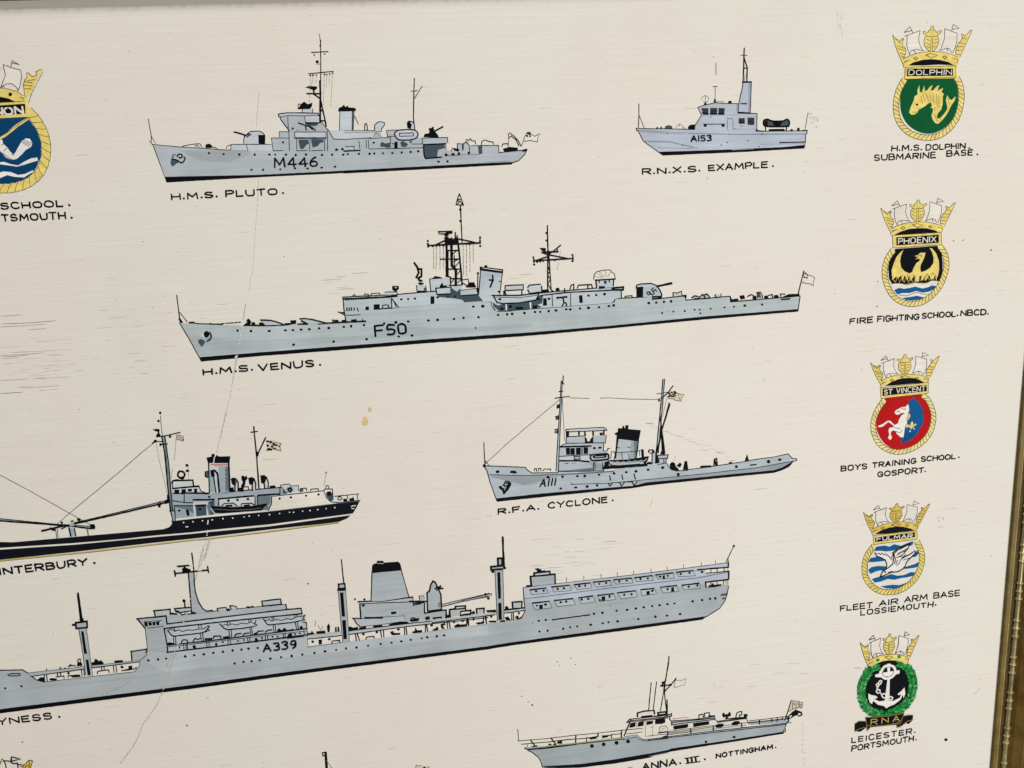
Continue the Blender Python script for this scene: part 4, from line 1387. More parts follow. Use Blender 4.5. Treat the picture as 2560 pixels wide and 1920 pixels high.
    with sub('bulwark'):
        V('L1')
        F('lyn', "235,857 720,800 780,792 1185,745 1185,762 780,806 720,815 265,882")
        L(2, "258,884 720,822|775,812 1185,760")
        L(1.4, "235,855 720,800|775,792 1185,748", 'slate')
        L(2.4, "375,870 378,930|395,868 400,925|485,855 490,885|512,852 515,880|690,832 695,880|710,828 715,880|860,800 862,830|880,798 882,828|960,795 965,850|980,790 990,850|475,888 540,880 542,900|575,890 580,878 640,875|822,862 830,840 920,828 925,850|1030,835 1070,828 1140,820 1155,808")
        F('ink', "320,910 345,895 375,895 380,920 340,920|420,905 445,900 480,905 478,915 425,915|600,880 640,872 675,872 680,885 610,890|1090,800 1115,795 1120,825 1060,835 1090,820")
        D(3, "580,857 1033,804")
        V('L3')
        F('lyn_l', "200,1002 590,968 680,962 1300,880 2212,788 2212,815 1300,915 680,1000 590,1012 215,1052")
        L(2.2, "215,1052 590,1012|680,1000 1300,915 2212,815|680,962 1300,882 2212,788")
        L(1.3, "215,1052 222,1140 600,1087", 'slate')
        L(2.6, "745,990 755,1070|765,985 790,1065|1022,955 1035,1030|1055,950 1060,1025|1288,925 1290,1005|1305,920 1315,1000|1520,890 1520,970|1530,885 1545,965|1760,855 1765,930|1780,850 1795,930|1980,825 1975,905|1990,830 2000,900|2160,805 2165,870|2180,800 2195,880|485,1100 490,1075 570,1065 570,1090|860,1055 870,1030 950,1022 955,1040")
        F('ink', "340,1065 372,1060 372,1105 345,1108|1135,975 1160,965 1165,985 1200,990 1240,985 1235,1000 1150,1005|1370,975 1405,965 1410,930 1430,960 1480,955 1480,975 1390,985|1590,955 1635,935 1650,915 1665,940 1640,955|1690,890 1735,880 1740,890 1710,900 1730,940 1700,930|1840,910 1880,885 1900,895 1975,890 1970,910 1850,920|2080,875 2130,870 2160,855 2165,875 2100,888")
        D(2.8, "273,1080 457,1053 835,997 983,975 1222,944 1590,900 1836,862 1932,851 2053,832")
        V('L4')
        F('lyn_l', "0,1275 880,1165 995,1140 1280,1110 1285,1140 1000,1175 880,1200 0,1310")
        L(2.4, "0,1310 870,1200|1000,1178 1280,1140")
        L(3.6, "985,1135 1275,1105|880,1140 760,1150")
        L(2.4, "710,1220 715,1310|745,1215 755,1320|1100,1180 1105,1270|1125,1175 1130,1270|490,1250 485,1345|500,1245 510,1340")
        F('ink', "610,1315 650,1305 680,1310 715,1300 715,1315 630,1325|780,1290 830,1285 890,1285 880,1300 800,1300|1010,1240 1050,1228 1075,1260 1090,1275 1030,1275|1150,1230 1190,1215 1195,1250 1235,1230 1235,1245 1180,1265|940,1285 1005,1280 1005,1295 945,1295")
        D(2.6, "820,1226 575,1262 1203,1178")
    with sub('superstructure'):
        V('L2')
        F('lyn', "110,830 300,805 420,795 690,770 940,745 1480,690 1750,668 1760,722 1915,715 1930,800 1960,810 1975,940 1980,1015 430,1195 215,1175 190,940")
        F('lyn_l', "420,880 1760,725 1915,715 1925,770 400,925|440,940 900,890 1500,840 1925,790 1960,940 440,1110|440,1140 620,1125 1970,960 1970,1010 430,1190")
        L(3.2, "95,828 415,798|110,835 190,935|420,790 432,885|430,885 1200,790 1750,725|1745,668 1755,722|1750,725 1915,712 1925,775|395,935 1000,865 1925,770|400,935 430,1110|430,1120 900,1070 1975,935|430,1198 1000,1130 1975,1005|435,1135 440,1195")
        L(1.6, "190,935 205,1060 215,1165|425,1140 1000,1075 1970,962|180,860 380,845|215,930 390,910|690,770 1480,690 1745,668|1975,870 1985,1020", 'ink')
        L(2.2, "615,1110 620,1180|640,1110 645,1175|655,1105 660,1175|870,1085 875,1150|895,1080 900,1145|1110,1060 1105,1120|1125,1055 1140,1110|1320,1035 1330,1095|1345,1030 1350,1090|1520,1010 1520,1065|1540,1010 1550,1060|1715,990 1720,1045|1735,985 1740,1040|1945,960 1950,1005|500,1025 510,1105|525,1020 530,1100|800,990 815,1065|825,985 835,1065|1115,940 1125,1040|1140,940 1145,1035|1345,920 1360,1005|1365,915 1380,1010|1605,890 1615,975|1625,885 1635,975|1850,870 1865,945|1875,865 1885,950")
        F('ink', "180,870 210,865 215,910 190,910|225,870 255,865 262,895 235,900|270,870 300,862 298,895 280,900|310,865 345,855 340,895 320,895|440,1100 460,1090 510,1100 510,1110 440,1115|715,1130 730,1120 748,1128 745,1155 722,1150|965,1100 985,1095 985,1120 970,1125|1405,1045 1430,1045 1438,1080 1405,1085|1755,1040 1780,995 1810,990 1815,1025 1940,1010 1940,1022 1760,1045|850,1045 930,1040 930,1055 855,1060|1050,1030 1110,1020 1120,1035 1060,1045|1395,990 1420,980 1430,1000 1390,1005|1650,960 1670,935 1700,960 1730,930 1760,955 1830,940 1820,960 1660,972|1900,915 1925,908 1935,935 1905,940|470,760 540,770 545,778 475,778")
        L(3, "590,1085 610,1060 650,1062 660,1085|720,1075 740,1045 770,1055 800,1045|945,1045 950,1020 1025,1018 1025,1040|1180,1020 1200,995 1250,990|1270,1010 1290,990 1340,985|1425,985 1440,965 1500,960|1520,975 1545,955 1590,950")
        D(2.2, "570,1147 1050,1085 1217,1072 1282,1062 1482,1040 1597,1025 1655,1025 1847,997 1900,987")
        F('lyn_l', "290,738 465,720 468,780 300,800|1485,632 1685,608 1695,668 1495,690|990,712 1085,702 1090,738 1000,742|1130,690 1200,690 1210,720 1135,728|515,715 695,702 695,740 560,740")
        L(3.2, "280,740 465,722 468,778|290,740 300,800|1485,632 1685,608 1697,668|1480,632 1490,690|515,715 690,702|515,715 525,740|1490,688 1690,668")
        L(2.4, "990,712 1085,702 1095,738|985,712 1000,745|1120,690 1140,680 1200,692 1210,720|550,760 700,740|560,745 600,785 640,770 680,775 750,765|1130,690 1140,720")
        F('ink', "1090,720 1120,715 1125,735 1095,738|1310,695 1330,690 1350,700 1375,685 1395,695 1330,710|520,735 560,740 555,755 525,750")
        D(3.6, "620,630")
        L(3.4, "627,655 630,700")
        F('lyn', "35,1190 195,1165 205,1225 130,1285 50,1295")
        L(3, "30,1190 195,1165|35,1190 45,1290|205,1160 210,1185 195,1200")
        L(1.4, "215,1165 205,1230 130,1290", 'slate')
        V('L3')
        F('lyn', "800,670 1040,635 1380,590 1385,660 1505,650 1510,765 1750,730 1745,815 810,920 830,900")
        F('lyn_l', "780,640 1040,635 1380,590 1390,620 1040,655 790,660")
        L(3.2, "775,640 920,632 1040,632 1380,588|795,662 805,820|1345,632 1540,635|1510,650 1510,765|1510,765 1750,730 1745,815")
        L(2, "800,662 1040,650 1390,640|1380,590 1390,665 1505,650|1385,630 1385,680 1470,662|1450,580 1465,630|1455,578 1500,575 1505,610|1400,650 1500,645")
        F('lyn_l', "1455,580 1500,576 1508,625 1465,630|1115,740 1225,730 1225,795 1130,800")
        F('ink', "1140,755 1195,748 1195,768 1145,775|775,635 780,645 800,640|820,672 845,670 845,688 825,690")
        D(2.4, "845,612 740,611")
        L(3.4, "1620,730 1700,722|1545,740 1620,732")
    with sub('lifeboat'):
        V('L2')
        F('lyn_l', "440,955 560,960 850,920 900,905 900,945 860,975 790,985 510,1020 470,990")
        L(2.8, "440,955 480,1010 510,1020 800,985 860,970 905,955 880,945 900,905|850,970 900,915")
        L(2, "440,955 480,940 520,965 560,950 600,968 660,950 720,955 780,940 830,940 890,905|780,895 785,930|805,890 815,925|510,930 520,960")
    with sub('lifeboat'):
        F('lyn_l', "1020,885 1100,890 1330,860 1415,850 1420,890 1390,915 1100,948 1060,930")
        L(2.8, "1015,885 1065,935 1100,948 1290,930 1390,912 1430,895 1400,885 1415,850")
        L(2, "1045,900 1090,885 1100,905 1150,885 1200,895 1260,875 1310,885 1360,862 1400,880|1100,860 1105,890|1125,858 1130,885|1335,835 1340,865|1355,830 1362,860")
    with sub('lifeboat'):
        F('lyn_l', "1500,830 1600,830 1850,800 1955,785 1940,840 1900,850 1560,895 1530,880")
        L(2.8, "1498,828 1535,885 1560,895 1800,870 1900,850 1960,840 1930,830 1960,785")
        L(2, "1520,850 1560,835 1590,855 1640,835 1700,845 1760,825 1810,835 1870,805 1950,795|1590,805 1595,840|1610,800 1612,835|1840,780 1845,810|1865,775 1870,808")
        L(2, "1935,865 1975,870 1980,940")
    with sub('mast', "flared grey radar mast above the bridge"):
        F('lyn', "665,320 730,315 735,450 750,540 780,640 820,710 870,740 940,745 700,775 695,600")
        L(3, "668,320 685,520 705,770|728,300 732,430 745,530 780,640 825,715 870,742 935,735|705,100 718,200 730,300")
        L(3.6, "520,325 640,315 740,302 890,290|515,295 525,355|880,250 892,315")
        L(1.8, "680,240 720,240|775,298 815,296", 'cream')
        F('ink', "535,243 670,232 680,242 560,255|600,275 625,260 640,265 690,285 690,308 605,312")
        L(4, "625,250 625,275")
        F('ink', "700,770 720,750 760,765 740,772")
    with sub('kingpost', "forward grey kingpost with cross head"):
        V('L1')
        F('lyn', "670,485 730,478 775,870 740,880 700,640|640,430 735,418 738,470 645,478")
        L(2.2, "668,490 700,680 725,870", 'slate')
        L(1.6, "732,480 765,740 785,880", 'slate')
        L(4.4, "660,180 692,400|640,430 735,418 738,470 645,478 640,430|615,448 640,446|690,400 690,420")
        L(2.4, "655,195 680,400")
        F('ink', "688,505 705,505 722,620 735,690 715,690 705,620|728,745 745,745 765,870 745,872|675,400 705,395 708,412 680,415")
    with sub('kingpost', "grey kingpost ahead of the funnel"):
        V('L3')
        F('lyn', "555,510 638,505 655,700 680,1080 605,1085 590,850 570,700|560,445 630,438 632,490 565,495")
        F('ink', "578,540 608,540 628,800 598,800|602,845 635,845 648,1048 615,1050")
        L(3.6, "555,445 628,438 632,490 565,495 558,445|552,500 635,495|552,512 638,508")
        L(2.6, "592,172 605,320 620,440")
        L(1.6, "555,512 575,760 605,1080|638,508 665,900 680,1080", 'slate')
    with sub('kingpost', "grey kingpost forward of the stern block"):
        V('L4')
        F('lyn', "870,575 980,575 995,1270 905,1285 885,950|815,540 975,525 975,570 820,575|910,420 968,415 970,520 918,525")
        F('ink', "905,618 940,615 950,970 920,975|920,1040 955,1038 962,1262 925,1265")
        L(4.4, "810,538 1000,520|815,540 818,578 975,568|910,420 968,418 972,515 915,520 910,420|978,125 985,320 998,520")
        L(1.8, "870,580 885,900 905,1285|980,580 990,960 995,1270", 'slate')
        D(3.4, "840,600 1003,553")
    with sub('funnel', "tapered grey funnel with black top"):
        V('L3')
        F('lyn', "930,315 1250,288 1335,585 1040,632 920,632")
        F('ink', "930,320 935,240 955,222 985,215 988,190 1050,190 1060,210 1220,200 1240,220 1255,288 1000,312")
        L(2.2, "930,318 918,632|1252,288 1290,420 1337,588")
        L(1.6, "990,215 1055,215", 'lyn_l')
    with sub('ship_boat'):
        F('lyn_l', "715,822 830,825 1280,790 1300,840 1180,870 1000,895 790,910 750,880")
        L(2.4, "712,822 820,825|730,830 760,880 795,912")
        L(1.4, "795,912 1000,895 1180,870|1280,785 1300,850|820,825 1280,795", 'slate')
        L(4.6, "850,818 1045,815")
    with sub('helicopter', "helicopter shape parked nose up"):
        F('lyn', "1540,540 1565,520 1580,450 1605,412 1635,430 1670,510 1690,550 1698,715 1545,735")
        L(3.6, "1545,735 1538,540 1565,520 1580,450 1605,412 1630,425 1665,500 1690,560 1698,715")
        L(3.4, "1625,495 1660,480 1690,470|1640,470 1680,495 1715,490|1690,460 1670,500|1640,510 1665,495")
        L(1.6, "1665,650 1665,700|1680,640 1680,700", 'pen')
    with sub('derrick'):
        F('lyn_l', "1705,668 2212,548 2212,568 1705,690")
        L(1.8, "1705,668 2190,555 2230,545|1705,690 1900,640 2225,580", 'pen')
        V('L4')
        L(1.8, "720,930 825,908 815,940|400,1010 720,930|150,1085 400,1020 800,940", 'pen')
        D(3, "743,918 780,975")
    with sub('deck_house'):
        F('lyn', "1365,675 1700,640 1705,770 1380,805")
        F('lyn_l', "1415,620 1625,600 1632,650 1420,665")
        L(4, "1310,805 1375,800|1362,672 1375,800|1362,672 1700,640 1702,768|1412,668 1415,622 1630,600 1632,645")
        F('ink', "1425,565 1475,560 1480,580 1505,570 1515,600 1560,585 1565,600 1450,625 1460,590")
        F('lyn_l', "245,1130 465,1115 470,1140 400,1150 395,1200 250,1230|1110,1028 1240,1015 1250,1100 1115,1105|620,1120 715,1112 715,1170 622,1180")
        L(3.4, "240,1130 465,1112|245,1130 252,1230|325,1120 325,1085 460,1078 465,1140|395,1155 535,1138 540,1185 400,1205|615,1120 720,1110 720,1165|615,1120 622,1180|1105,1028 1245,1018 1240,1100|1110,1028 1118,1105|0,1155 195,1135 200,1240")
        F('ink', "560,1160 580,1150 595,1180 560,1190|760,1140 880,1135 885,1160 765,1160|1015,1090 1045,1085 1055,1110 1015,1115|205,1205 245,1205 245,1235 205,1238|390,1200 540,1185 540,1195 390,1215")
    with sub('deck_fittings'):
        V('L3')
        F('ink', "435,910 450,885 462,910 458,970 440,970|318,970 410,962 412,985 320,992|220,990 260,985 265,962 278,985 300,995 225,1005|525,925 533,920 538,970 525,970|552,920 562,920 568,965 555,968|670,925 690,915 720,930 770,920 775,945 680,960|790,930 860,910 860,935 795,945|945,905 1040,900 1045,915 950,920|1120,890 1180,870 1250,860 1330,865 1330,880 1140,900|1350,840 1400,830 1450,820 1440,850 1360,858|1520,815 1560,805 1565,830 1525,838|1600,815 1700,805 1700,830 1690,815 1610,830|1745,790 1790,790 1790,810 1750,812")
        L(2.6, "1355,840 1370,815 1400,820 1420,835|1525,835 1530,810 1560,805 1560,835|2090,770 2085,718 2170,710 2170,765|1785,805 1785,725 1850,715|1850,715 1850,690 1965,685 1965,735|1905,790 1910,745 2020,732 2022,775 1910,788")
        L(1.2, "300,850 310,880 295,905|335,900 360,950 390,910", 'pencil')
        V('L1')
        F('ink', "655,785 665,765 690,770 695,790 655,795|775,770 800,765 805,740 825,745 830,760 855,750 875,770 870,780 780,785|970,755 1000,750 1040,750 1035,762 975,768|580,800 595,780 605,795")
        L(2, "658,770 660,740 680,735 682,760|390,835 398,820|505,825 510,805 520,820|540,820 555,812|575,805 600,790 640,795")
    with sub('flagstaff'):
        V('L5')
        L(1.8, "2040,250 2060,210 2117,95|2060,210 2062,250", 'pen')
        D(2.8, "2117,95")
    with sub('hull_number'):
        V('L2')
        T("A339", 1502, 1194, 1862, 1148, 82, 3.4, slant=.05)
with part('caption', "hand lettered black caption under the big supply ship, cut by the left edge"):
    V('L1')
    T("LYNESS", -100, 1305, 440, 1240, 48, 3.2)
    T(".", 497, 1233, 508, 1232, 50, 3.6)
# ------------------------------------------------------------------ motor yacht
with part('painted_ship', "painted pale blue motor yacht with bow rails and square black cabin windows"):
    F('anna', "@A1 232,1390 470,1360 940,1315 1590,1245 1780,1205 1830,1240 1900,1262 2212,1235 @A2 280,905 700,855 1000,815 1740,745 1700,860 0,1140 @A1 2000,1490 1500,1580 480,1645 470,1570 400,1490 270,1405")
    F('anna_d', "@A1 1500,1560 2212,1440 2212,1455 1500,1590 480,1640 480,1625 1000,1600")
    F('ink', "@A1 500,1640 1000,1610 1500,1540 2000,1455 2212,1415 @A2 300,1065 1000,965 1700,855 1705,872 1000,985 300,1095 0,1158 @A1 2000,1505 1500,1590 1000,1650 700,1659 470,1650")
    V('A1')
    F('cream', "1590,1240 1610,1215 1780,1195 1830,1230 1900,1250 2212,1215 2212,1238 1900,1262 1820,1245 1780,1208", 0)
    L(3.6, "232,1385 300,1400 500,1385 940,1330")
    L(2.2, "940,1330 1300,1290 1590,1260|250,1395 330,1440 420,1510 460,1580 475,1650")
    L(1.8, "1590,1255 1620,1225 1780,1200 1810,1225 1850,1255 1900,1265 2212,1235|1590,1270 1770,1230 1830,1270 1900,1285 2212,1252", 'slate')
    F('deckgreen', "420,1365 940,1308 1590,1228 1590,1248 940,1325 430,1378")
    F('anna', "250,1375 420,1358 430,1378 260,1395")
    D(4.2, "1160,1355 1322,1332 1500,1310 1660,1290")
    V('A2')
    D(3.2, "728,978 1082,918")
    L(2, "0,950 300,905 700,855 1200,800 1740,745|0,965 300,920 1740,760|1740,745 1720,810 1690,858|1700,855 1725,850 1728,815")
    F('anna', "1270,730 1500,712 1750,690 1765,710 1740,740 1280,765 1250,745")
    L(1.8, "1260,745 1750,690 1770,710 1740,742|1740,742 1805,737", 'slate')
    L(2.6, "1765,690 1770,715 1745,742")
    with sub('cabin'):
        V('A1')
        F('cream', "1660,1030 1690,985 2212,935 @A2 300,630 295,650 270,660 280,700 310,735 840,655 865,720 1235,680 1250,745 700,850 0,940 @A1 1900,1250 1830,1235 1780,1195 1610,1215")
        V('A2')
        F('anna', "285,715 640,685 835,650 842,690 300,745|865,720 1235,672 1240,690 870,735|300,750 840,690 845,705 300,765|250,870 1235,760 1240,775 250,895", 0)
        F('flag', "250,845 560,805 800,785 800,795 560,825 250,868", 0)
        V('A1')
        L(3, "1640,1030 1685,985 1700,985|1645,1028 1690,1020|1690,1015 1605,1215")
        L(2.2, "1685,985 2212,930|1690,1020 2212,965|1690,1005 2212,950")
        L(1.4, "1785,1020 1770,1120|1895,1010 1900,1220|2005,1000 2000,1215|1900,1020 2000,1005|1970,1095 2005,1090|2030,1015 2040,1060|1900,1222 2000,1215", 'pencil')
        L(1.5, "2110,1090 2150,1080 2190,1090 2212,1130|2115,1160 2090,1130 2110,1100", 'pencil')
        V('A2')
        L(2.6, "0,668 295,632|295,620 295,655 270,660|268,660 275,700 305,735|300,770 295,735")
        L(2, "0,690 280,655|310,715 640,690 835,655|310,735 835,680|300,765 840,695|840,650 840,690 870,720|870,735 1235,685|870,720 1230,675|1235,650 1240,690 1260,735")
        L(1.5, "250,850 560,805 860,768|250,868 540,830 820,790 1170,750|1170,745 1400,720|250,890 560,850", 'pen')
        L(3, "205,910 240,905 250,860|130,865 250,850|535,815 540,870|820,785 820,840|1175,740 1180,795|1400,705 1402,755")
        L(1.6, "0,905 130,890 240,880|190,912 240,905", 'pen')
        L(1.4, "150,850 140,800 180,780 230,785 250,830 240,850|180,840 185,815 210,815", 'pencil', sm=1)
        L(2, "320,705 320,685 480,672 510,680", 'flagred')
        L(2.4, "640,685 640,640 690,630 695,665|710,665 712,620 770,610 772,655|760,655 835,650")
    with sub('window'):
        V('A1')
        F('ink', "1680,1095 1700,1040 1765,1028 1755,1085 1690,1100|1795,1080 1805,1025 1875,1012 1870,1070 1800,1085|1918,1055 1920,1020 1998,1015 1992,1045 1920,1062|2040,995 2165,978 2172,1025 2125,1045 2045,1050")
        V('A2')
        F('ink', "318,790 335,780 500,758 502,785 490,798 330,822|570,745 762,722 765,755 575,790|848,775 880,755 940,752 950,770 920,795 860,797|1052,748 1085,725 1140,720 1155,738 1120,765 1060,768|95,700 210,688 215,730 160,750 95,745")
    with sub('rail'):
        V('A1')
        L(1.8, "135,1285 500,1255 940,1205 1300,1170 1600,1135|135,1125 148,1285|1600,1135 1860,1112|1640,1190 1860,1160|265,1340 270,1370", 'pen')
        L(2.2, "185,1332 550,1300 760,1275 1100,1245 1250,1222|1430,1195 1570,1185", 'pen')
        L(3, "310,1270 375,1355|595,1245 660,1330|940,1205 935,1310|1245,1175 1240,1250|1570,1140 1568,1240")
        V('A2')
        L(1.8, "1270,715 1500,690 1730,658|1280,735 1700,690", 'pen')
        L(2.6, "1400,700 1400,755|1625,675 1622,720|1555,690 1555,725|1690,670 1690,700|1750,655 1745,690")
    with sub('deck_fittings'):
        V('A1')
        F('ink', "555,1340 570,1325 595,1325 600,1340|680,1320 690,1295 710,1300 735,1285 750,1320|330,1360 400,1350 405,1360 335,1366|620,1340 640,1330 660,1330 660,1340|1130,1255 1150,1235 1225,1225 1222,1250 1135,1262|1300,1240 1310,1222 1390,1210 1385,1225 1310,1242")
        F('cream', "1225,1255 1225,1240 1300,1215 1300,1240")
        L(2.2, "700,1300 700,1282 740,1280 742,1310|1085,1300 1085,1245 1100,1240 1120,1245|1430,1240 1432,1205 1300,1215")
        L(3.6, "1790,950 1790,900 1870,875 2020,865 2025,915")
        F('cream', "1805,945 1805,905 1880,885 2005,872 2010,925")
        F('ink', "1840,945 1990,928 1990,945 1850,965|2065,890 2190,875 2200,920 2070,930")
        F('cream', "2090,898 2175,888 2175,905 2090,915")
        V('A2')
        F('ink', "120,610 230,598 235,625 120,640|935,640 945,615 955,620 970,645 985,630 1005,640 1020,605 1035,615 1040,645 1000,665 1000,680 975,680 985,655 950,670|1205,635 1225,630 1228,640 1248,628 1248,655 1210,662")
        F('cream', "140,620 215,612 215,622 140,630")
        L(2.4, "1105,675 1115,620 1150,600 1180,598 1175,640 1150,640 1150,665|975,690 1230,668")
        F('ink', "1755,690 1765,655 1820,600 1860,580 1930,605 1940,640 1905,658 1870,640 1830,655 1800,680")
        F('cream', "1775,675 1785,650 1810,640 1800,670|1880,640 1895,615 1925,625 1910,645")
    with sub('mast'):
        V('A2')
        L(2.6, "264,-96 258,0 240,100 218,215|215,215 208,360 215,450 240,620")
        L(2.2, "@A1 2212,205 2212,210 2180,460|@A2 200,330 155,590|40,235 8,580|108,225 65,580")
        L(3.4, "@A2 240,450 240,600 @A2 240,620")
        L(3, "@A2 165,275 295,262|@A2 185,265 190,230 210,225|@A2 215,215 200,330|@A2 215,340 290,260 352,182")
        F('ink', "@A2 160,265 185,262 190,282 160,280|@A2 175,228 200,225 205,250 180,250|@A2 270,255 298,250 295,270 270,275")
    with sub('ensign', "yellowed ensign at the stern"):
        F('flag', "1800,460 1870,468 1950,488 1935,555 1880,545 1770,600 1790,500")
        L(2.4, "1718,705 1760,590 1800,460")
        L(1.5, "1800,460 1870,468 1950,488 1935,555|1770,600 1830,560 1880,545 1935,555|1900,470 1905,550|1925,490 1920,550|1840,590 1880,545|1820,470 1815,560", 'goldpen')
        L(2.2, "1845,475 1838,520|1865,490 1860,540|1885,480 1890,530|1812,500 1850,505|1905,510 1930,515", 'scuff')
    with sub('flag', "plain pennant at the mast gaff"):
        F('cream', "345,205 480,182 465,262 340,298")
        L(1.4, "345,205 420,208 480,182 465,262 420,268 340,298 325,290 345,205", 'pencil')
with part('caption', "hand lettered black caption with a roman three under the yacht"):
    V('A2')
    T("ANNA", -68, 1332, 352, 1266, 74, 3.4)
    T(".", 400, 1257, 412, 1256, 60, 3.2)
    L(2.8, "462,1188 640,1158|478,1250 655,1225|500,1182 510,1245|550,1175 560,1240|600,1168 612,1232|488,1185 497,1248|540,1178 548,1240|590,1170 600,1234")
    T(".", 708, 1207, 722, 1205, 60, 3.2)
    T("NOTTINGHAM", 858, 1182, 1565, 1064, 50, 2.8, gap=.42)
    T(".", 1600, 1056, 1612, 1055, 50, 2.4)
    L(3, "@A1 1660,1659 1690,1650 1720,1659", 'flagred')
# ------------------------------------------------------------------ tops of two pictures cut by the lower edge
with part('painted_mast', "black painted mast head of the ship below the supply ship"):
    V('BM')
    L(6, "235,145 245,300 262,520")
    L(3, "180,150 235,148|180,150 188,205 215,205")
    L(2, "255,290 330,400 420,520", 'pencil')
    with sub('flag'):
        F('flag', "1790,390 1800,365 1900,380 2030,395 2010,470 1780,470")
        L(2, "1780,470 1800,365|1800,368 1900,380|1990,400 2025,395 2000,460", 'pencil')
        D(3, "1942,408")
# ------------------------------------------------------------------ ship badges
CROWN_REF = [(530, 235), (1330, 185), (640, 530), (1185, 520), (935, 145), (920, 478)]


def affine(src, dst):
    """least squares affine map"""
    a = Matrix(((0, 0, 0), (0, 0, 0), (0, 0, 0)))
    bx, by = Vector((0, 0, 0)), Vector((0, 0, 0))
    for (x, y), (u, v) in zip(src, dst):
        r = Vector((x, y, 1))
        for i in range(3):
            for j in range(3):
                a[i][j] += r[i] * r[j]
            bx[i] += r[i] * u
            by[i] += r[i] * v
    ai = a.inverted()
    return ai @ bx, ai @ by


CR = {}


def crown(vw, anchors, sails='pen', bodycol='gold', jewel=None, arch=True):
    """naval crown, drawn once in the submarine badge's frame and fitted to each badge"""
    ax, ay = affine(CROWN_REF, anchors)
    vx, vy, vs = VIEWS[vw]

    def mp(s):
        o = []
        for t in s.split():
            x, y = (float(k) for k in t.split(','))
            r = Vector((x, y, 1))
            o.append("%.2f,%.2f" % (ax.dot(r), ay.dot(r)))
        return ' '.join(o)

    def m(s):
        return '|'.join(mp(q) for q in s.split('|'))
    V(vw)
    with sub('naval_crown'):
        F('cream', m("680,235 810,185 800,280 830,385 740,380 700,430 680,330|1060,170 1185,215 1185,280 1140,410 1080,365 1020,390 1055,290"))
        L(1.4, m("680,235 675,330 690,400 710,435|810,188 795,280 810,340 835,390|655,245 810,188|700,430 720,390 770,378 850,390|740,380 770,420|1060,168 1185,215 1182,300 1165,360 1140,412|1060,170 1055,270 1030,350 1010,395|1020,388 1080,365 1110,375 1130,410|1085,370 1090,400"), 'pen')
        L(1.4, m("650,205 710,148 738,212|655,205 730,185|1130,185 1145,125 1208,165 1135,175"), 'pen')
        F(bodycol, m("850,300 855,260 880,235 845,215 843,195 865,200 885,215 900,185 920,175 920,150 935,140 950,150 945,175 970,190 980,210 1005,190 1025,185 1022,205 985,235 1000,280 998,320 970,370 940,400 910,400 870,370"))
        L(1.4, m("850,300 855,260 880,235 845,215 843,195 865,200 885,215 900,185 920,175 920,150 935,140 950,150 945,175 970,190 980,210 1005,190 1025,185 1022,205 985,235 1000,280 998,320 970,370 940,400|850,300 855,340 880,375 905,400|875,248 980,245|920,265 915,395|935,265 935,395|870,275 905,290|865,310 905,330|875,345 905,360|950,285 985,275|950,320 990,305|945,355 975,345"), 'goldpen')
        F(bodycol, m("530,230 555,260 600,290 635,265 645,270 635,300 630,330 665,370 665,420 640,475 650,530 628,505 590,420 560,340|1335,185 1320,185 1285,225 1255,245 1245,222 1230,225 1238,265 1215,300 1180,350 1168,420 1185,455 1180,520 1215,450 1260,350 1300,265"))
        L(1.4, m("530,230 555,260 600,290 635,265 645,270 635,300 630,330 665,370 665,420 640,475|530,230 560,340 590,420 628,505|560,270 600,310 640,275|575,340 660,370|590,370 665,395|605,410 660,430|620,445 655,455|1335,185 1320,185 1285,225 1255,245 1245,222 1230,225 1238,265 1215,300 1180,350 1168,420|1335,185 1300,265 1260,350 1200,480|1240,260 1285,275|1200,310 1265,320|1185,350 1245,350|1175,390 1230,390|1170,425 1210,430"), 'goldpen')
        F(bodycol, m("628,505 640,475 720,435 820,408 920,400 1030,405 1120,425 1190,455 1215,455 1190,520 1150,540 1100,505 1000,482 920,476 830,485 740,515 690,540 640,532"))
        L(1.4, m("640,475 720,435 820,408 920,400 1030,405 1120,425 1190,455|650,500 710,485|640,520 690,490|1140,465 1190,480|630,510 645,560|1185,520 1195,470"), 'goldpen')
        L(1.8, m("870,435 920,420 985,440 925,465 870,435"), 'goldpen')
        if jewel:
            F(jewel, m("745,455 790,440 800,475 755,490|1040,420 1085,420 1085,455 1045,455"))
        else:
            L(1.8, m("745,470 770,455 790,470 770,488 745,470|1040,455 1060,445 1080,460 1060,475 1040,455"), 'goldpen')
    return m


